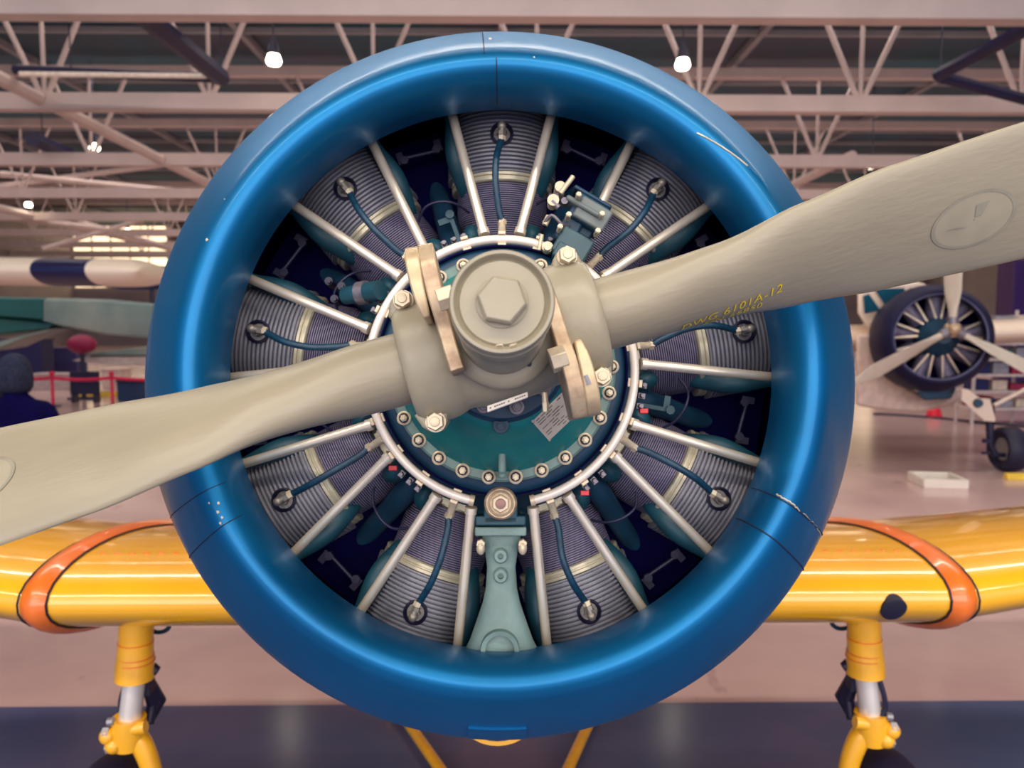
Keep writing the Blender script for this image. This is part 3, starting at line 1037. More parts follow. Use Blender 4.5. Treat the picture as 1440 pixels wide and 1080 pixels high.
def floor_mat():
    m = bpy.data.materials.new('sealed_concrete')
    m.use_nodes = True
    nt = m.node_tree
    b = nt.nodes['Principled BSDF']
    tc = nt.nodes.new('ShaderNodeTexCoord')
    sep = nt.nodes.new('ShaderNodeSeparateXYZ')
    nt.links.new(tc.outputs['Object'], sep.inputs[0])
    nz = nt.nodes.new('ShaderNodeTexNoise')
    nz.inputs['Scale'].default_value = .9
    nz.inputs['Detail'].default_value = 6
    nt.links.new(tc.outputs['Object'], nz.inputs['Vector'])
    r1 = nt.nodes.new('ShaderNodeValToRGB')
    r1.color_ramp.elements[0].position, r1.color_ramp.elements[1].position = .3, .7
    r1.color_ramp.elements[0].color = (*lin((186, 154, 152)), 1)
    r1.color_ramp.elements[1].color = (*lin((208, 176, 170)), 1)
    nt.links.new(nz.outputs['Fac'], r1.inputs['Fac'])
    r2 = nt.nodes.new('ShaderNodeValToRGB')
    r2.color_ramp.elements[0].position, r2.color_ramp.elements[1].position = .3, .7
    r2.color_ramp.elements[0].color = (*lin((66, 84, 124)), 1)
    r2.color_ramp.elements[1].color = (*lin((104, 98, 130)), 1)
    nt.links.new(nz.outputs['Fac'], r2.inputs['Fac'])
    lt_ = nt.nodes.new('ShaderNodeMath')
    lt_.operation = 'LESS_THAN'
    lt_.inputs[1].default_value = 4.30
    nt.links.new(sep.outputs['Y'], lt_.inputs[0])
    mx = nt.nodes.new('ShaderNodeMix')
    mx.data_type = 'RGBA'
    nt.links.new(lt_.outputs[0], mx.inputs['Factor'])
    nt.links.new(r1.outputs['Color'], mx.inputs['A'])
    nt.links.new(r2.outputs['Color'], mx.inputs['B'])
    # dark scuffs
    n3 = nt.nodes.new('ShaderNodeTexNoise')
    n3.inputs['Scale'].default_value = 3.5
    n3.inputs['Detail'].default_value = 3
    mp = nt.nodes.new('ShaderNodeMapping')
    mp.inputs['Scale'].default_value = (1, .45, 1)
    mp.inputs['Rotation'].default_value = (0, 0, .6)
    nt.links.new(tc.outputs['Object'], mp.inputs['Vector'])
    nt.links.new(mp.outputs['Vector'], n3.inputs['Vector'])
    r3 = nt.nodes.new('ShaderNodeValToRGB')
    r3.color_ramp.elements[0].position, r3.color_ramp.elements[1].position = .22, .32
    r3.color_ramp.elements[0].color = (.55, .5, .55, 1)
    r3.color_ramp.elements[1].color = (1, 1, 1, 1)
    nt.links.new(n3.outputs['Fac'], r3.inputs['Fac'])
    mu = nt.nodes.new('ShaderNodeMix')
    mu.data_type = 'RGBA'
    mu.blend_type = 'MULTIPLY'
    mu.inputs['Factor'].default_value = 1
    nt.links.new(mx.outputs['Result'], mu.inputs['A'])
    nt.links.new(r3.outputs['Color'], mu.inputs['B'])
    nt.links.new(mu.outputs['Result'], b.inputs['Base Color'])
    b.inputs['Roughness'].default_value = .17
    b.inputs['Specular IOR Level'].default_value = .45
    return m


HX0, HX1, HY0, HY1, HZ = -44, 44, -14, 80, 12.4
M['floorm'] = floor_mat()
M['deck'] = mat('roof_deck_panels', (34, 84, 98), .7, var=.3, vs=.2, c2=(70, 72, 86))
M['wallm'] = mat('hangar_wall_panels', (150, 138, 140), .7, var=.1, vs=.3)
M['truss'] = mat('cream_painted_steel', (200, 180, 172), .5, var=.06, vs=1)
M['truss2'] = mat('grey_painted_steel', (140, 138, 142), .5, var=.08, vs=1)
M['duct'] = mat('dark_heater_tube', (26, 22, 58), .5, var=.2, vs=2)


def structure(name, mb, m, label, smooth=0):
    o = mb.build(name, m, None, None, smooth)
    tag(o, label, name.split('_')[0], None, 'structure')
    return o


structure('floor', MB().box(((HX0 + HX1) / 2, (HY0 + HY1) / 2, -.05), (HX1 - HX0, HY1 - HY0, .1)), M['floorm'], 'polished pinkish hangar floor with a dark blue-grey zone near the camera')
structure('ceiling', MB().box(((HX0 + HX1) / 2, (HY0 + HY1) / 2, HZ + .1), (HX1 - HX0, HY1 - HY0, .2)), M['deck'], 'dark teal metal roof deck above the trusses')
structure('wall_left', MB().box((HX0 - .1, (HY0 + HY1) / 2, HZ / 2), (.2, HY1 - HY0, HZ)), M['wallm'], 'hangar side wall beyond the striped wing')
structure('wall_right', MB().box((HX1 + .1, (HY0 + HY1) / 2, HZ / 2), (.2, HY1 - HY0, HZ)), M['wallm'], 'hangar side wall beyond the twin-engined airplane')
structure('wall_back', MB().box(((HX0 + HX1) / 2, HY1 + .1, HZ / 2), (HX1 - HX0, .2, HZ)), M['wallm'], 'far end wall of the hangar')
M['glow'] = mat('daylit_window', (250, 226, 190), .5, emit=(255, 226, 184), estr=1.7, var=.02)
for i in range(7):
    x = HX0 + 5 + i * 12.2
    wd = structure('window_%d' % (i + 1), MB().box((x, HY1 - .05, 9.0), (9.6, .1, 6.2)), M['glow'], 'daylit cream window band high in the far end wall')
    f = MB()
    for k in range(6):
        f.box((x - 4.8 + k * 1.92, HY1 - .14, 9.0), (.12, .1, 6.2))
    f.box((x, HY1 - .14, 9.0), (9.6, .1, .14))
    f.build('window_frame', M['truss2'], wd, None, 0)

# trusses across the hangar
TY = [15.8, 22.5, 30.2, 37.8, 46.0, 54, 62, 70]
ZB, ZT = 8.45, 11.75
S_ = 1.6
for i, y in enumerate(TY):
    t = MB()
    hb_ = .46
    t.box((0, y, ZB), (HX1 * 2 - .2, .4, hb_))
    t.box((0, y, ZT), (HX1 * 2 - .2, .35, .36))
    x = -43.6 if i % 2 == 0 else -41.6
    k = 0
    off = {1: .75}.get(i, 0)
    while x < 43:
        xx = x + off
        wv = 1.5
        for s in (-1, 1):
            t.tube([(xx, y, ZB), (xx + s * wv, y, ZT)], .075 if i < 3 else .06, 6)
        t.tube([(xx, y, ZB), (xx, y, ZT)], .06 if i < 3 else .045, 6)
        x += 4.65 if i < 2 else 9.3
    o = structure('roof_truss', t, M['truss'], ['nearest', 'second', 'third', 'fourth', 'fifth', 'sixth', 'seventh', 'farthest'][i] + ' cream steel roof truss across the hangar, counted from the propeller')
    if i == 0:
        pass
# near cream lintel box beam right at the top of the picture
structure('roof_beam', MB().box((0, 15.8, ZB + .75), (86, .5, .7)), M['truss'], 'pale cream panelled beam lying on the nearest truss bottom chord')
# purlins running along the hangar under the deck
for k, x in enumerate((-36, -27, -18, -9, 0, 9, 18, 27, 36)):
    structure('roof_purlin', MB().box((x, 44, HZ - .15), (.22, 70, .26)), M['truss2'], 'grey purlin under the roof deck, number %s from the striped-wing side' % ['one', 'two', 'three', 'four', 'five', 'six', 'seven', 'eight', 'nine'][k])
for k, y in enumerate([18, 20.2, 25, 27.5, 33, 35.5, 41, 43.6, 49, 51.5, 57, 60, 65, 68]):
    structure('roof_rib', MB().box((0, y, HZ - .12), (86, .16, .2)), M['truss2'], 'thin grey rib under the roof deck between trusses')
# longitudinal bracing beams on the left, seen running away
for k, (x, z, ya, yb, r) in enumerate(((-13.0, 8.5, 9, 38, .20), (-27.5, 8.5, 15, 72, .22), (13.5, 8.5, 30, 72, .2), (27.5, 8.5, 22, 72, .22))):
    structure('roof_brace', MB().tube([(x, ya, z + .15), (x, yb, z - .15)], r, 8), M['truss'], ['long brace beam running away above the striped wing', 'outer long brace beam above the far-left airplanes', 'long brace beam running away above the raised blade', 'outer long brace beam above the twin-engined airplane'][k])
for k, (a, b) in enumerate((((0, 245), (272, 271)), ((0, 262), (300, 222)), ((0, 305), (150, 322)), ((60, 350), (230, 300)), ((70, 300), (230, 345)))):
    Y = 38 + k * 4
    structure('roof_tie', MB().tube([W(a[0], a[1], Y), W(b[0], b[1], Y + 3)], .16, 8), M['truss'], 'slanting cream tie rod in the roof on the striped-wing side')

# heater tubes: dark legs below the trusses
ht = tag(empty('tube_heater', Matrix.Translation(W(310, 108, 21.2))), 'dark U-shaped tube heater hanging beneath the roof above the striped wing', 'heater')
o0 = ht.matrix_basis.translation
MB().tube([W(185, 8, 16.6) - o0, W(312, 110, 21.2) - o0], .24, 6).build('heater_tube', M['duct'], ht, None, 40)
MB().tube([W(20, 98, 21.2) - o0, W(312, 110, 21.2) - o0], .13, 8).build('return_tube', M['duct'], ht, None, 40)
MB().tube([W(28, 104, 21.0) - o0, W(290, 107, 21.0) - o0], .07, 8).build('reflector', mat('bright_reflector', (240, 226, 210), .3), ht, None, 40)
MB().tube([W(312, 108, 21.2) - o0, W(312, 108, 21.2) - o0 + Vector((0, 0, HZ - W(312, 108, 21.2).z))], .02, 6).tube([W(100, 100, 21.2) - o0, W(100, 100, 21.2) - o0 + Vector((0, 0, HZ - W(100, 100, 21.2).z))], .02, 6).build('hanger_rod', M['duct'], ht, None, 40)
ht = tag(empty('tube_heater', Matrix.Translation(W(1322, 106, 20))), 'dark V-shaped tube heater hanging beneath the roof above the raised blade', 'heater')
o0 = ht.matrix_basis.translation
MB().tube([W(1318, 106, 20) - o0, W(1480, 22, 17.0) - o0], .17, 8).build('heater_tube', M['duct'], ht, None, 40)
MB().tube([W(1322, 108, 20) - o0, W(1480, 150, 20.6) - o0], .15, 8).build('return_tube', M['duct'], ht, None, 40)
MB().tube([W(1322, 106, 20) - o0, W(1322, 106, 20) - o0 + Vector((0, 0, HZ - W(1322, 106, 20).z))], .02, 6).build('hanger_rod', M['duct'], ht, None, 40)
ht = tag(empty('tube_heater', Matrix.Translation(W(60, 200, 31))), 'short dark tube heater hanging in the roof beside a small lamp', 'heater')
o0 = ht.matrix_basis.translation
MB().tube([W(45, 195, 29) - o0, W(95, 217, 32) - o0], .3, 6).build('heater_tube', M['duct'], ht, None, 40)
MB().tube([W(60, 200, 30) - o0, W(60, 200, 30) - o0 + Vector((0, 0, HZ - W(60, 200, 30).z))], .02, 6).build('hanger_rod', M['duct'], ht, None, 40)

# pendant lamps
M['bulb'] = mat('lamp_glass', (255, 244, 225), .4, emit=(255, 240, 214), estr=14.0, var=.0)
lamps = [(385, 84, 20.5, 'large lit pendant lamp near the dark U-shaped tube heater'), (960, 90, 20.5, 'large lit pendant lamp beside the cowling rim, towards the raised blade'),
         (133, 207, 31, 'lit pendant lamp above the striped wing, beside the short heater tube'), (1226, 233, 33, 'lit pendant lamp just above the raised propeller blade'),
         (40, 288, 45, 'small far lit lamp above the white end of the striped wing'), (180, 324, 57, 'tiny lit lamp in front of the far windows')]
proto = None
for px, py, Y, lab in lamps:
    c = W(px, py, Y)
    if proto is None:
        proto = empty('pendant_lamp')
        MB().lathe([(.0, 0), (.155, 0), (.185, .05), (.19, .1), (.17, .16), (.14, .24)], 24, M=Matrix.Rotation(PI / 2, 4, 'X')).build('lamp_globe', M['bulb'], proto, Matrix.Translation((0, 0, -.12)), 50)
        MB().cyl((0, 0, .12), (0, 0, .42), .17, .11, 20).cyl((0, 0, .42), (0, 0, .55), .05).build('lamp_ballast', M['duct'], proto, None, 40)
        MB().cyl((0, 0, .5), (0, 0, HZ - c.z), .02, .02, 8).build('lamp_stem', M['duct'], proto, None, 40)
        lp_ = proto
    else:
        lp_ = copy_tree(proto)
        for ch in lp_.children:
            if ch.name.startswith('lamp_stem'):
                ch.data = MB().cyl((0, 0, .5), (0, 0, HZ - c.z), .02, .02, 8).mesh('lamp_stem', M['duct'])
    lp_.matrix_basis = Matrix.Translation(c)
    tag(lp_, lab, 'lamp', 'pendant lamps under the hangar roof')

# ================================================================ TWIN-ENGINED AIRPLANE, right
M['cream'] = mat('cream_airplane_paint', (226, 202, 180), .35, coat=.4, var=.04, vs=2)
M['darkcowl'] = mat('dark_blue_cowl', (8, 7, 48), .55, spec=.25, coat=.05, var=.15, vs=4)
M['glass'] = mat('cockpit_glass', (20, 74, 96), .12, var=.1)
M['blade2'] = mat('grey_blade', (190, 176, 160), .4, var=.05)
TYY = 11.0
ec = W(1320, 474, TYY)
twin = tag(empty('twin_engine_airplane', Matrix.Translation((ec.x, TYY, 0))), 'cream twin-engined airplane with dark cowling and three-bladed propeller, parked behind the raised blade', 'airplane')
T0 = Matrix.Translation((0, 0, ec.z)) @ Matrix.Rotation(R(-13), 4, 'Z') @ Matrix.Rotation(-R(4), 4, 'X') @ Matrix.Scale(1.03, 4)
s = TYY / FPX
cw = [(.60, .10), (.575, .02), (.585, -.06), (.62, -.10), (.66, -.07), (.73, .05), (.765, .25), (.775, .42), (.76, .7), (.73, .7), (.73, .42), (.68, .15)]
ecw = MB().lathe([(v.x, v.y) for v in catmull([(a, b, 0) for a, b in cw], 3, True)], 64, closed=True).build('engine_cowling', M['darkcowl'], twin, T0, 50)
MB().tube([(.60 * math.sin(2 * PI * k / 48), -.075, .60 * math.cos(2 * PI * k / 48)) for k in range(49)], .013, 6, False).build('cowl_lip', mat('worn_lip', (96, 92, 130), .45), ecw, None, 50)
MB().lathe([(.02, .42), (.72, .42), (.72, .44), (.02, .44)], 48, closed=True).build('engine_baffle', M['navy'], twin, T0, 40)
MB().lathe([(.0, -.26), (.1, -.24), (.15, -.16), (.2, -.06), (.26, .0), (.27, .1), (.27, .4), (.0, .4)], 40, closed=True).build('crankcase', M['case'], twin, T0, 40)
for i in range(9):
    a = R(40 * i)
    MM = Matrix.Rotation(a, 4, 'Y')
    mb = MB()
    pr = [(.09, .27)]
    for k in range(12):
        z = .28 + k * .03
        pr += [(.085, z), (.115, z + .002), (.115, z + .016), (.085, z + .018)]
    pr += [(.05, .66)]
    rings = [[(r * math.cos(2 * PI * j / 18), .25 + r * math.sin(2 * PI * j / 18), z) for j in range(18)] for r, z in pr]
    mb.loft(rings, True)
    cy2 = mb.build('cylinder', M['fin'], twin, T0 @ MM, 40)
    for q in (-1, 1):
        MB().cyl((q * .03, .02, .26), (q * .12, .12, .62), .015, .015, 10).build('pushrod_tube', M['push'], cy2, None, 40)
hubp2 = MB().lathe([(.0, -.46), (.05, -.45), (.075, -.42), (.08, -.36), (.11, -.33), (.11, -.27), (.06, -.25), (.0, -.25)], 32, closed=True)
ph = hubp2.build('propeller', M['weight'], twin, T0 @ Matrix.Translation((.08, 0, .09)), 40)
for a in (-1, 119, 239):
    MM = Matrix.Rotation(R(a), 4, 'Y')
    MB().cyl((0, -.31, .04), (0, -.31, .16), .075, .07, 20, MM).build('blade_clamp', M['bolt_dark'], ph, None, 40)
    rg = []
    for i in range(20):
        t = i / 19
        r = .1 + 1.35 * t
        ch = .05 + .07 * smooth(t / .35) - .075 * smooth((t - .75) / .25)
        th = .045 - .035 * smooth(t / .4)
        be = R(60 - 40 * t)
        rg.append([(ch * math.cos(q) * math.cos(be) + th * math.sin(q) * math.sin(be), -.31 + ch * math.cos(q) * math.sin(be) * -1 + th * math.sin(q) * math.cos(be), r) for q in [2 * PI * k / 16 for k in range(16)]])
    MB().loft(rg, True, True, MM).build('propeller_blade', M['blade2'], ph, None, 50)
# nacelle, wing, fuselage
MB().loft([[(rr * math.cos(q), y, rr * math.sin(q) + dz) for q in [2 * PI * k / 28 for k in range(28)]] for y, rr, dz in ((.9, .70, 0), (1.6, .66, .02), (2.6, .5, .1), (3.6, .2, .2))], True).build('nacelle', M['cream'], twin, T0, 50)
w2 = MB()
w2.loft([[(x, 1.15 + sw + a, zz + b) for a, b in foil(c, .16)] for x, sw, c, zz in ((-1.6, -.1, 3.0, -.03), (0, 0, 2.8, .05), (2.5, .25, 2.3, .22), (5.5, .6, 1.6, .5))], True)
wg2 = w2.build('wing', M['cream'], twin, T0, 45)
fc = W(1128, 470, TYY).x - ec.x
fr = []
for y, rx, rz, zc in ((-1.9, .08, .08, -.25), (-1.6, .32, .3, -.2), (-1.0, .55, .52, -.12), (-.2, .7, .68, -.02), (.5, .78, .82, .1), (1.2, .82, .98, .2), (2.0, .84, 1.02, .22), (4.0, .8, .95, .25), (7.0, .4, .5, .3), (8.5, .1, .2, .35)):
    fr.append([(fc + rx * math.copysign(abs(math.cos(q)) ** .85, math.cos(q)), y + 1.2, zc + rz * math.copysign(abs(math.sin(q)) ** .85, math.sin(q))) for q in [2 * PI * k / 36 for k in range(36)]])
fz = MB().loft([[(v.x, v.y, v.z) for v in r] for r in [[Vector(p) for p in r] for r in fr]], True).build('fuselage', M['cream'], twin, T0, 50)
TI = (twin.matrix_basis @ T0).inverted()


def tq(px, py, Y):
    return TI @ W(px, py, Y)


# cockpit cab with side windows (stands above the fuselage beside the engine)
cab = [(1206, 403), (1290, 396), (1330, 410), (1330, 470), (1225, 470), (1206, 440)]
cb = MB().loft([[tq(px, py, 12.0) for px, py in cab], [tq(px, py, 13.5) for px, py in cab]], True).build('cockpit_cab', M['cream'], twin, T0, 30, .04)
for quad2 in ([(1214, 416), (1222, 413), (1238, 436), (1216, 441)], [(1230, 406), (1272, 405), (1272, 412), (1258, 425), (1244, 428)], [(1279, 405), (1300, 404), (1304, 412), (1280, 412)]):
    MB().loft([[tq(px, py, 11.99) for px, py in quad2], [tq(px, py, 11.96) for px, py in quad2]], True).build('cockpit_window', M['glass'], cb, None, 30)
bel = [(1204, 470), (1255, 470), (1275, 545), (1300, 556), (1330, 560), (1352, 545), (1352, 562), (1330, 572), (1290, 580), (1240, 576), (1204, 570)]
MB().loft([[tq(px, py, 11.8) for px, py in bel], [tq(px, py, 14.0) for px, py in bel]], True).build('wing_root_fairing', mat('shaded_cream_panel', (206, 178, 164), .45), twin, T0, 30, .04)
MB().loft([[tq(px, py, 11.25) for px, py in ((1290, 545), (1345, 545), (1338, 560), (1300, 563), (1292, 556))], [tq(px, py, 12.1) for px, py in ((1290, 545), (1345, 545), (1338, 560), (1300, 563), (1292, 556))]], True).build('carburettor_scoop', M['case'], twin, T0, 30, .02)
# gear
dr = [(1353, 546), (1362, 548), (1378, 560), (1392, 561), (1400, 590), (1399, 593), (1385, 592), (1366, 575), (1352, 562)]
gd = MB().loft([[W(px, py, 11.05) - twin.matrix_basis.translation for px, py in dr], [W(px, py, 11.12) - twin.matrix_basis.translation for px, py in dr]], True).build('gear_door', M['cream'], twin, None, 30)


def TW(px, py, Y):
    return W(px, py, Y + .5) - twin.matrix_basis.translation


MB().cyl(TW(1375, 567, 10.54), TW(1377, 567, 10.5), .07, .06, 12).build('door_emblem', M['case'], gd, None, 30)
st2 = MB().tube([TW(1393, 560, 10.7), TW(1392, 594, 10.7), TW(1392, 625, 10.7), TW(1400, 640, 10.7)], [.06, .06, .045, .045], 12).cyl(TW(1396, 640, 10.7), TW(1440, 640, 10.7), .035).box(TW(1388, 620, 10.66), (.12, .06, .06)).box(TW(1386, 637, 10.66), (.1, .05, .04)).build('landing_strut', M['blackish'], twin, None, 40)
MB().cyl(TW(1398, 570, 10.6), TW(1445, 546, 10.6), .03, .03, 10).build('gear_brace', M['cream'], st2, None, 40)
c = TW(1418, 640, 10.75)
c.z = .335
MB().lathe([(.17, -.1), (.22, -.15), (.28, -.16), (.325, -.11), (.335, 0), (.325, .11), (.28, .16), (.22, .15), (.17, .1)], 40, closed=True, M=Matrix.Translation(c) @ Matrix.Rotation(PI / 2, 4, 'Z')).build('tyre', M['rubber'], st2, None, 40)
MB().lathe([(.0, -.08), (.18, -.1), (.18, .1), (.0, .08)], 30, closed=True, M=Matrix.Translation(c) @ Matrix.Rotation(PI / 2, 4, 'Z')).build('wheel_hub', M['steel'], st2, None, 40)

# small floor items on the right
M['yel'] = mat('yellow_painted_wood', (232, 190, 60), .5)
pc = FL(1430, 673)
ck = tag(MB().loft([[(x, y, z) for y, z in ((-.07, 0), (.07, 0), (.03, .09), (-.03, .09))] for x in (-.2, .2)], True).build('wheel_chock', M['yel'], None, Matrix.Translation((pc.x, pc.y - .05, 0)), 30, .01), 'yellow wheel chock beside the black tyre of the twin-engined airplane', 'chock')
pc = FL(1313, 587)
cn = tag(empty('traffic_cone', Matrix.Translation(pc)), 'red traffic cone on the floor beneath the twin-engined airplane', 'cone')
MB().tube([(0, 0, .02), (0, 0, .14), (0, 0, .235), (0, 0, .25)], [.17, .155, .11, .10], 24).build('cone_body', mat('red_plastic', (240, 36, 60), .5), cn, None, 40)
MB().box((0, 0, .012), (.40, .40, .024)).build('cone_base', mat('dark_red_plastic', (150, 20, 50), .5), cn, None, 30, .006)
a, b = FL(1235, 583), FL(1310, 584)
tag(MB().tube(catmull([FL(1228, 582, .02), FL(1260, 583.5, .02), FL(1310, 587, .02), FL(1370, 593, .02), FL(1440, 600, .02), FL(1500, 606, .02)], 6), .028, 8).build('floor_cable', M['blackish'], None, None, 50), 'black cable lying across the floor past the red cone', 'cable')
pc = FL(1320, 682)
fm_ = tag(empty('drip_tray', Matrix.Translation(pc) @ Matrix.Rotation(R(-8), 4, 'Z')), 'low white-rimmed square tray on the pink floor', 'tray')
mb = MB()
for x, y, dx, dy in ((0, -.22, .56, .05), (0, .32, .56, .05), (-.26, .05, .05, .54), (.26, .05, .05, .54)):
    mb.box((x, y, .06), (dx, dy, .12))
mb.build('tray_rim', M['white'], fm_, None, 30, .006)
MB().box((0, .05, .012), (.5, .5, .02)).build('tray_pan', mat('tray_grey', (110, 110, 118), .5), fm_, None, 30)

# storage racks far right behind the wing
M['rackm'] = mat('pale_rack_steel', (206, 190, 184), .5)
bxcol = [mat('box_teal', (24, 110, 112), .6), mat('box_navy', (24, 26, 84), .6), mat('box_grey', (150, 146, 156), .6), mat('box_cream', (216, 196, 176), .6), mat('box_crimson', (150, 30, 70), .6)]
rb = W(1450, 560, 16.5)
rk = tag(empty('storage_rack', Matrix.Translation((rb.x, 16.5, 0))), 'pale steel storage rack behind the twin-engined airplane', 'rack')
shelf_z = [.35, .72, 1.08, 1.42, 1.76, 2.1]
for z in shelf_z:
    MB().box((0, .3, z), (2.6, .7, .05)).build('shelf', M['rackm'], rk, None, 30)
for x in (-1.28, 0, 1.28):
    for y in (0, .6):
        MB().box((x, y, 1.25), (.05, .05, 2.5)).build('upright', M['rackm'], rk, None, 30)
random.seed(5)
words_c = ['teal', 'navy', 'grey', 'cream', 'crimson']
lev = ['lowest', 'second', 'third', 'fourth', 'fifth', 'top']
for zi, z in enumerate(shelf_z):
    x = -1.2
    j = 0
    order = random.sample(range(5), 5)
    while x < 1.0 and j < 5:
        wd_ = random.uniform(.3, .48)
        ci = order[j]
        h = random.uniform(.14, .26)
        o = MB().box((0, 0, h / 2), (wd_, .4, h)).build('storage_box', bxcol[ci], None, Matrix.Translation((rb.x + x + wd_ / 2, 16.5 + .3, z + .026)), 30, .01)
        tag(o, '%s box on the %s shelf of the pale storage rack' % (words_c[ci], lev[zi]), 'box', 'boxes on the storage rack')
        x += wd_ + .08
        j += 1
# tall violet cabinet at the far right
pc = W(1432, 380, 24)
cbn = tag(empty('tall_cabinet', Matrix.Translation((pc.x + .3, 24, 0))), 'tall dark violet cabinet beyond the storage rack at the picture edge', 'cabinet')
MB().box((0, .4, 2.1), (.9, .8, 4.2)).build('cabinet_body', mat('dark_violet', (50, 10, 70), .5), cbn, None, 30, .02)
MB().box((0, -.01, 2.1), (.8, .03, 4.0)).build('cabinet_door', mat('dark_violet_door', (46, 8, 78), .45), cbn, None, 30, .01)

# ================================================================ LEFT BACKGROUND
def striped(name, colA, colB, bounds):
    m = bpy.data.materials.new(name)
    m.use_nodes = True
    nt = m.node_tree
    b = nt.nodes['Principled BSDF']
    tc = nt.nodes.new('ShaderNodeTexCoord')
    sp = nt.nodes.new('ShaderNodeSeparateXYZ')
    nt.links.new(tc.outputs['Object'], sp.inputs[0])
    mr = nt.nodes.new('ShaderNodeMapRange')
    mr.inputs['From Min'].default_value, mr.inputs['From Max'].default_value = bounds[0], bounds[-1]
    nt.links.new(sp.outputs['X'], mr.inputs['Value'])
    rp = nt.nodes.new('ShaderNodeValToRGB')
    rp.color_ramp.interpolation = 'CONSTANT'
    e = rp.color_ramp.elements
    e[0].position, e[0].color = 0, (*lin(colA), 1)
    e[1].position = .9999
    e[1].color = (*lin(colA), 1)
    for i, x in enumerate(bounds[1:-1]):
        q = e.new((x - bounds[0]) / (bounds[-1] - bounds[0]))
        q.color = (*lin(colB if i % 2 == 0 else colA), 1)
    nt.links.new(mr.outputs['Result'], rp.inputs['Fac'])
    nt.links.new(rp.outputs['Color'], b.inputs['Base Color'])
    b.inputs['Roughness'].default_value = .35
    return m


YS = 14.0
xa, xb, xc, xd = W(-280, 380, YS).x, W(40, 380, YS).x, W(117, 380, YS).x, W(194, 380, YS).x
zt = W(100, 357, YS).z
zbm = W(100, 404, YS).z
zc, hz = (zt + zbm) / 2, (zt - zbm) / 2
sw = tag(empty('striped_wing_airplane', Matrix.Translation((xa - 1.2, YS + 1.2, 0))), 'airplane with white wing tip banded in black, parked beyond the person', 'airplane')
o0 = sw.matrix_basis.translation
rg = []
x0 = xa - 1.2 - o0.x
xs = [(x0, 1), (xb - o0.x, 1), (xc - o0.x, 1), (xd - o0.x - .5, .99)] + [(xd - o0.x - .5 + .5 * math.sin(R(q)), max(.03, math.cos(R(q)) ** .8)) for q in (20, 40, 55, 68, 78, 86, 90)]
for x, f in xs:
    sag = (x - (xd - o0.x)) * -.012
    rg.append([(x, YS - o0.y + a * 1.0, zc + sag + b * hz * f) for a, b in [(1.6 - 1.6 * math.cos(q) ** 1 if False else (1 - math.cos(q)) * .9, math.sin(q) * (1 - .25 * (1 - math.cos(q)) / 2)) for q in [2 * PI * k / 36 for k in range(36)]]])
MB().loft(rg, True).build('striped_wing', striped('white_black_bands', (232, 214, 192), (16, 20, 66), [x0, xb - o0.x, xc - o0.x, xd - o0.x + .2]), sw, None, 50)
MB().loft([[(rr * math.cos(q), y, 2.35 + rr * 1.15 * math.sin(q)) for q in [2 * PI * k / 24 for k in range(24)]] for y, rr in ((-2.6, .2), (-2.2, .5), (-1, .8), (1, .85), (3, .6), (6, .2))], True).build('fuselage', M['cream'], sw, None, 50)
for s_ in (-1, 1):
    gl = MB().cyl((s_ * .5, -.6, 1.8), (s_ * 1.2, -.6, .4), .07).build('landing_strut', M['steel'], sw, None, 40)
    MB().lathe([(.1, -.1), (.3, -.14), (.4, -.08), (.42, 0), (.4, .08), (.3, .14), (.1, .1)], 30, closed=True, M=Matrix.Translation((s_ * 1.28, -.6, .42)) @ Matrix.Rotation(PI / 2, 4, 'Z')).build('tyre', M['rubber'], gl, None, 40)
MB().cyl((0, 5.6, 2.2), (0, 5.8, .2), .05).lathe([(.03, -.05), (.16, -.06), (.2, 0), (.16, .06), (.03, .05)], 20, closed=True, M=Matrix.Translation((0, 5.8, .2)) @ Matrix.Rotation(PI / 2, 4, 'Z')).build('tail_wheel', M['rubber'], sw, None, 40)

# second airplane: grey green fuselage / wing panel
M['silver'] = mat('grey_green_skin', (150, 158, 146), .42, var=.25, vs=.6, c2=(104, 124, 122))
M['tealskin'] = mat('teal_skin', (26, 96, 96), .45, var=.15, vs=.6)
YG = 18.0
gp = tag(empty('silver_airplane', Matrix.Translation((W(60, 460, YG).x, YG, 0))), 'grey-green airplane with long tapering body, beneath the striped wing', 'airplane')
o0 = gp.matrix_basis.translation


def gslab(name, poly, y0, th, m, parent, mid=.12):
    c = [sum(p[0] for p in poly) / len(poly), sum(p[1] for p in poly) / len(poly)]
    rings = []
    for k, (dy, f) in enumerate(((0, .8), (.06, .95), (th * .35, 1.0), (th, .9))):
        rings.append([W(c[0] + (px - c[0]) * (.99 if f < 1 else 1), c[1] + (py - c[1]) * f, y0) + Vector((0, dy, 0)) - parent.matrix_basis.translation for px, py in poly])
    return MB().loft(rings, True).build(name, m, parent, None, 50)


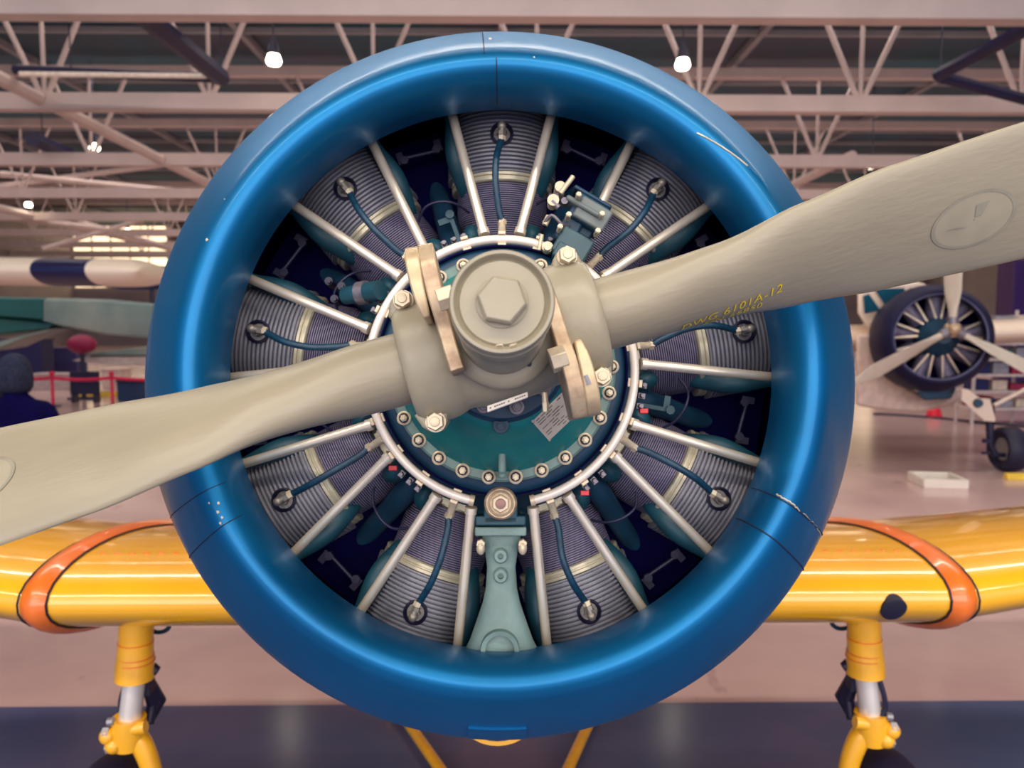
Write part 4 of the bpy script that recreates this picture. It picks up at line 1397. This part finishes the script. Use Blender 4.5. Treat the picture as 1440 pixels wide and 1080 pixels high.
gslab('rear_body', [(60, 418), (140, 420), (215, 427), (215, 478), (150, 472), (80, 458), (60, 452)], YG, 1.2, M['silver'], gp)
gslab('forward_body', [(-20, 416), (0, 417), (62, 418), (62, 452), (0, 446), (-20, 445)], YG, 1.4, M['tealskin'], gp)
gslab('belly', [(-20, 444), (0, 446), (75, 455), (70, 462), (0, 470), (-20, 474)], YG + .2, 1.4, M['tealskin'], gp)
gslab('wing_root', [(-20, 484), (0, 480), (66, 462), (40, 470), (0, 490), (-20, 494)], YG - .3, 1.0, M['silver'], gp)
MB().cyl(W(-8, 480, YG + .6) - o0, (W(-8, 480, YG + .6) - o0) * 1.0 - Vector((0, 0, W(-8, 480, YG + .6).z - .35)), .09).lathe([(.1, -.1), (.33, -.12), (.36, 0), (.33, .12), (.1, .1)], 24, closed=True, M=Matrix.Translation(Vector((W(-8, 480, YG + .6).x, YG + .6, .36)) - o0) @ Matrix.Rotation(PI / 2, 4, 'Z')).build('landing_gear', M['rubber'], gp, None, 40)
q0 = W(218, 470, YG + .5)
MB().cyl(q0 - o0, Vector((q0.x, q0.y, .02)) - o0, .05).box(Vector((q0.x, q0.y, .03)) - o0, (.5, .5, .06)).build('tail_support', M['blackish'], gp, None, 40)

YH = 23.0
wp2 = tag(empty('low_wing_airplane', Matrix.Translation((W(230, 500, YH).x, YH, 0))), 'airplane whose low grey-green wing tip shows above the yellow floor bars', 'airplane')
gslab('upper_wing_panel', [(112, 499), (150, 494), (230, 484), (330, 478), (330, 500), (230, 500), (130, 501)], YH, 1.4, M['silver'], wp2)
gslab('lower_wing_panel', [(100, 507), (120, 501), (230, 500), (330, 500), (330, 516), (230, 514), (150, 514)], YH + .05, 1.4, mat('pale_wing_panel', (196, 178, 170), .5), wp2)
q0 = W(290, 510, YH + .6)
gslab('fuselage', [(300, 440), (420, 430), (420, 540), (300, 525)], YH + .2, 2.5, M['silver'], wp2)
MB().cyl(Vector((q0.x, q0.y, q0.z)) - wp2.matrix_basis.translation, Vector((q0.x, q0.y, .3)) - wp2.matrix_basis.translation, .08).lathe([(.1, -.1), (.3, -.12), (.33, 0), (.3, .12), (.1, .1)], 24, closed=True, M=Matrix.Translation(Vector((q0.x, q0.y, .33)) - wp2.matrix_basis.translation) @ Matrix.Rotation(PI / 2, 4, 'Z')).build('landing_gear', M['rubber'], wp2, None, 40)

# blue dark pod to the right of the wing tip
YB = 22.3
p0 = W(192, 390, YB)
bp = tag(empty('fuel_tank', Matrix.Translation(p0)), 'dark blue rounded tank on a stand beside the rounded white wing tip', 'tank')
MB().tube([(0 + x, 0, 0) for x in (-1.2, -.9, -.4, .4, 1.0, 1.5)], [.08, .28, .38, .38, .3, .08], 20).build('tank_body', mat('dark_blue_tank', (24, 40, 92), .4), bp, None, 50)
MB().cyl((.42, 0, -.3), (.42, 0, -p0.z), .06, .06, 8).box((.42, 0, -p0.z + .04), (.28, .28, .08)).build('support_stand', M['duct'], bp, None, 40)

# rope barrier
YR = 20.5
M['rope'] = mat('red_rope', (214, 20, 74), .6)
xs_ = [W(-40, 530, YR).x, W(73, 530, YR).x, W(157, 530, YR).x, W(240, 530, YR).x]
post = None
plabs = ['red barrier post behind the person', 'red barrier post between the person and the black board', 'red barrier post between the black board and the dark crate', 'red barrier post behind the blue cowling edge']
for k, x in enumerate(xs_):
    if post is None:
        post = empty('barrier_post')
        MB().cyl((0, 0, .03), (0, 0, .86), .04, .04, 14).build('post_pole', M['rope'], post, None, 40)
        MB().lathe([(.0, .0), (.2, .0), (.2, .02), (.05, .05), (0, .05)], 24, closed=True, M=Matrix.Rotation(PI / 2, 4, 'X')).build('post_base', M['blackish'], post, None, 40)
        MB().ell((0, 0, .88), (.07, .07, .06), 14, 8).build('post_knob', M['rope'], post, None, 40)
        pp = post
    else:
        pp = copy_tree(post)
    pp.matrix_basis = Matrix.Translation((x, YR, 0))
    tag(pp, plabs[k], 'post', 'red barrier posts')
for k in range(3):
    a, b = Vector((xs_[k] + .046, YR, .76)), Vector((xs_[k + 1] - .046, YR, .76))
    path = [a.lerp(b, i / 10) - Vector((0, 0, .05 * math.sin(PI * i / 10))) for i in range(11)]
    tag(MB().tube(path, .045, 8).build('barrier_rope', M['rope'], None, None, 50), ['red barrier rope passing behind the person', 'red barrier rope above the black board', 'red barrier rope above the dark crate'][k], 'rope', 'red barrier ropes')
# black display board and crate, yellow bars
pc = FL(120, 556)
db = tag(empty('display_board', Matrix.Translation((W(120, 550, 21.5).x, 21.5, 0))), 'black board standing under the red rope', 'board')
MB().box((0, 0, .55), (.8, .08, .64)).build('board_panel', M['blackish'], db, None, 30, .01)
for x in (-.3, .3):
    MB().box((x, .02, .13), (.05, .3, .26)).build('board_foot', M['blackish'], db, None, 30)
q = tag(empty('dark_crate', Matrix.Translation((W(184, 550, 21.5).x, 21.5, 0))), 'dark teal crate on the floor near the cowling edge', 'crate')
MB().box((0, .2, .3), (.74, .5, .56)).build('crate_body', mat('dark_teal_crate', (20, 44, 80), .5), q, None, 30, .03)
MB().box((0, .2, .6), (.78, .54, .06)).build('crate_lid', M['blackish'], q, None, 30, .01)
for k, (px, lab) in enumerate(((121, 'yellow bar on the floor below the black board, nearer the person'), (155, 'yellow bar on the floor nearer the dark teal crate'))):
    v = FL(px, 557)
    tag(MB().loft([[(x, y, z) for y, z in ((-.1, 0), (.1, 0), (.08, .15), (-.08, .15))] for x in (-.29, .29)], True).build('floor_bar', M['yel'], None, Matrix.Translation((v.x, v.y - .1, 0)), 30, .02), lab, 'floor bar', 'yellow bars on the floor')

# red engine cover lump beneath the grey airplane
pc = W(115, 484, 22.5)
eq = tag(empty('red_equipment', Matrix.Translation((pc.x, 22.5, 0))), 'dark red topped equipment stand beneath the grey-green airplane', 'equipment')
MB().ell((0, 0, pc.z), (.42, .3, .28), 18, 10).build('red_cover', mat('crimson_cover', (140, 16, 66), .5), eq, None, 50)
MB().cyl((0, 0, .02), (0, 0, pc.z - .2), .06).box((0, 0, .03), (.7, .5, .06)).build('equipment_stand', M['blackish'], eq, None, 40)
# dark hangar clutter low band
for k, (px0, px1, py0, py1, Y, c_, lab) in enumerate(((-60, 60, 478, 536, 28.5, (18, 14, 66), 'long navy tarpaulin-covered bench far behind the person'), (64, 108, 490, 512, 30.5, (36, 30, 80), 'navy bench under the grey-green airplane'),
                                              (40, 100, 527, 548, 25.6, (170, 150, 146), 'pale low bench beneath the red rope, next to the person'), (142, 170, 520, 548, 26, (196, 172, 160), 'pale cabinet between black board and dark crate'))):
    a, b = W(px0, py0, Y), W(px1, py1, Y)
    t = tag(empty('work_bench', Matrix.Translation(((a.x + b.x) / 2, Y, 0))), lab, 'bench')
    mm = mat('bench_paint_%d' % k, c_, .6)
    MB().box((0, .4, (a.z - .03) / 2), (b.x - a.x, .8, a.z - .03)).build('bench_body', mm, t, None, 30, .02)
    MB().box((0, .4, a.z), (b.x - a.x + .06, .86, .06)).build('bench_top', mm, t, None, 30, .01)

# ================================================================ PERSON
PX = W(22, 540, 6.3).x
person = empty('person', Matrix.Translation((PX, 6.3, 0)) @ Matrix.Rotation(R(205), 4, 'Z') @ Matrix.Scale(1.04, 4))
tag(person, 'person with dark hair in a dark navy jacket, back turned, behind the lower propeller blade', 'person')


def skin_body():
    V = [(0, 0, .98), (0, .0, 1.2), (0, .01, 1.42), (0, .0, 1.54), (0, -.0, 1.62), (0, .005, 1.74), (0, .0, 1.80)]
    Rr = [.15, .13, .14, .06, .06, .092, .06]
    Ed = [(i, i + 1) for i in range(6)]

    def add(p, r, par):
        V.append(p)
        Rr.append(r)
        Ed.append((par, len(V) - 1))
        return len(V) - 1
    for s in (-1, 1):
        sh = add((s * .17, .0, 1.45), .062, 2)
        el = add((s * .25, .03, 1.17), .046, sh)
        wr = add((s * .27, -.05, .93), .032, el)
        pa = add((s * .272, -.07, .86), .034, wr)
        for k in range(4):
            f1 = add((s * (.262 + .004 * k), -.10 + .018 * k, .80 - .004 * abs(k - 1.5)), .010, pa)
            add((s * (.255 + .004 * k), -.105 + .018 * k, .765 - .006 * abs(k - 1.5)), .008, f1)
        th = add((s * .25, -.11, .855), .011, pa)
        add((s * .24, -.12, .825), .009, th)
        hp_2 = add((s * .1, .0, .92), .1, 0)
        kn = add((s * .11, -.01, .5), .064, hp_2)
        an = add((s * .12, .02, .1), .042, kn)
        add((s * .14, -.14, .045), .04, an)
    me = bpy.data.meshes.new('body')
    me.from_pydata(V, Ed, [])
    o = bpy.data.objects.new('body', me)
    COL.objects.link(o)
    o.parent = person
    sm = o.modifiers.new('skin', 'SKIN')
    sm.use_smooth_shade = True
    for i, v in enumerate(me.skin_vertices[0].data):
        v.radius = (Rr[i], Rr[i])
        v.use_root = (i == 0)
    o.modifiers.new('sub', 'SUBSURF').levels = 2
    o.modifiers['sub'].render_levels = 2
    me.materials.append(mat('skin', (214, 160, 132), .5))
    return o


def add_skin_layer():
    me = bpy.data.objects.get('body')


ob = skin_body.__call__ if False else None
_me_probe = bpy.data.meshes.new('probe')
bpy.data.meshes.remove(_me_probe)


def person_build():
    try:
        return skin_body()
    except Exception as ex:
        # skin data layer missing: it appears once the modifier is evaluated
        raise


def oval(cx, cy, z, rx, ry, n=24):
    return [(cx + rx * math.cos(2 * PI * k / n), cy + ry * math.sin(2 * PI * k / n), z) for k in range(n)]


body = person_build()
body['label'] = 'skin of face, neck and hands'
jm = mat('navy_jacket', (6, 3, 54), .95, spec=.1, var=.2, vs=12)
jk = MB().loft([oval(0, 0, .84, .2, .15), oval(0, 0, 1.0, .2, .145), oval(0, 0, 1.2, .2, .14), oval(0, .01, 1.34, .235, .145), oval(0, .01, 1.43, .245, .135), oval(0, .01, 1.49, .20, .12), oval(0, .01, 1.52, .13, .1), oval(0, .01, 1.56, .085, .08), oval(0, .01, 1.60, .082, .08)], True)
for s_ in (-1, 1):
    jk.tube(catmull([(s_ * .09, .0, 1.42), (s_ * .195, .005, 1.41), (s_ * .25, .03, 1.18), (s_ * .272, -.04, .96)], 5), [.09 - .034 * i / 15 for i in range(16)], 16)
jk.build('jacket', jm, person, None, 60)
MB().tube([oval(0, .01, 1.60, .078, .076)[k] for k in range(24)] + [oval(0, .01, 1.60, .078, .076)[0]], .009, 8, False).build('collar_edge', mat('pale_collar', (150, 140, 160), .7), person, None, 60)
tr_ = MB().loft([oval(0, 0, .78, .17, .13), oval(0, 0, .95, .18, .135), oval(0, 0, 1.0, .17, .13)], True)
for s_ in (-1, 1):
    tr_.tube([(s_ * .09, 0, .92), (s_ * .105, -.005, .5), (s_ * .12, .015, .1)], [.1, .08, .07], 16)
tr_.build('trousers', mat('dark_trousers', (26, 26, 60), .8), person, None, 60)
for s_ in (-1, 1):
    MB().loft([oval(s_ * .13, -.05, z, .052 * f, .14 * f) for z, f in ((0, 1), (.05, 1), (.09, .75), (.12, .5))], True).build('shoe', M['blackish'], person, None, 60)
hr = MB().loft([oval(0, .03, z, a, b) for z, a, b in ((1.58, .10, .07), (1.62, .122, .10), (1.68, .128, .122), (1.75, .124, .13), (1.81, .108, .118), (1.86, .075, .085), (1.885, .03, .035))], True)
hr.build('hair', mat('dark_hair', (34, 40, 62), .8, var=.5, vs=30, stretch=(5, 5, .5), bump=.8, bs=26, spec=.2), person, None, 60)
fc_ = MB().ell((0, -.118, 1.70), (.016, .022, .026), 10, 8)
for s_ in (-1, 1):
    fc_.ell((s_ * .098, .0, 1.71), (.012, .024, .034), 10, 8)
fc_.build('nose_and_ears', body.data.materials[0], person, None, 60)
MB().ell((-.034, -.086, 1.735), (.014, .008, .007), 10, 6).ell((.034, -.086, 1.735), (.014, .008, .007), 10, 6).build('eyes', M['white'], person, None, 60)
MB().ell((0, -.088, 1.652), (.026, .008, .007), 10, 6).build('lips', mat('lip', (180, 100, 96), .5), person, None, 60)

# ================================================================ tow bar under the nose
ta, tb = FL(588, 1037, .06), FL(620, 1083, .06)
tc_, td = FL(820, 1035, .06), FL(798, 1083, .06)
tow = tag(empty('tow_bar', Matrix.Translation((0, 3.0, 0))), 'yellow V-shaped metal bar on the floor beneath the blue cowling', 'tow bar')
o0 = tow.matrix_basis.translation
for a, b in ((ta, tb), (tc_, td)):
    d = (b - a)
    d.normalize()
    e = a - d * .45
    g = Vector((0.0, 0, 0))
    tpar = (b.x) / (-d.x) if abs(d.x) > 1e-6 else .3
    f = b + d * min(abs(tpar), .9)
    MB().tube([e - o0, f - o0], .028, 14).build('bar_arm', M['gear'], tow, None, 40)
    MB().cyl(e - o0 + Vector((0, 0, -.06)), e - o0 + Vector((0, 0, .03)), .04, .04, 14).build('bar_end', M['gear'], tow, None, 40)

# ================================================================ LIGHT
def area(name, loc, rot, sx_, sy_, power, c):
    l = bpy.data.lights.new(name, 'AREA')
    l.shape = 'RECTANGLE'
    l.size, l.size_y, l.energy = sx_, sy_, power
    l.color = c
    o = bpy.data.objects.new(name, l)
    COL.objects.link(o)
    o.location = loc
    o.rotation_euler = rot
    return o


WARM = (1.0, .86, .68)
# daylight through the open hangar door behind the photographer
area('door_daylight', (0, -13.5, 6.0), (R(90), 0, 0), 30, 8, 2700, WARM)
# unseen strips added to brighten the floor and put highlights on the airplane
for y, z, pw in ((-4, 10.2, 1500), (-9, 10.2, 600), (8.5, 11.2, 900)):
    area('added_light_strip', (0, y, z), (0, 0, 0), 24, .5, pw, (1.0, .9, .78))
# added strips hidden behind the truss top chords to brighten roof and beams
for y in (16.5, 23.2, 30.9, 38.5, 46.7, 54.7, 62.7):
    area('added_light_strip', (0, y, 12.0), (0, 0, 0), 64, .3, 1450, (1.0, .88, .82))
w = bpy.data.worlds.new('world')
bpy.context.scene.world = w
w.use_nodes = True
bg = w.node_tree.nodes['Background']
bg.inputs['Color'].default_value = (.10, .26, .62, 1)
bg.inputs['Strength'].default_value = 1.4

# ================================================================ camera & view
cam = bpy.data.cameras.new('camera')
cam.sensor_width = 36
cam.lens = FPX / 1440 * 36
cam.clip_start = .05
cam.clip_end = 300
cam.dof.use_dof = True
cam.dof.focus_distance = 1.12
cam.dof.aperture_fstop = 5.0
co = bpy.data.objects.new('camera', cam)
COL.objects.link(co)
co.matrix_world = CAM
sc_ = bpy.context.scene
sc_.camera = co
sc_.view_settings.view_transform = 'Standard'
sc_.view_settings.look = 'None'
sc_.view_settings.gamma = 1
sc_.view_settings.use_curve_mapping = False
sc_.view_settings.exposure = .2
sc_.cycles.use_denoising = True
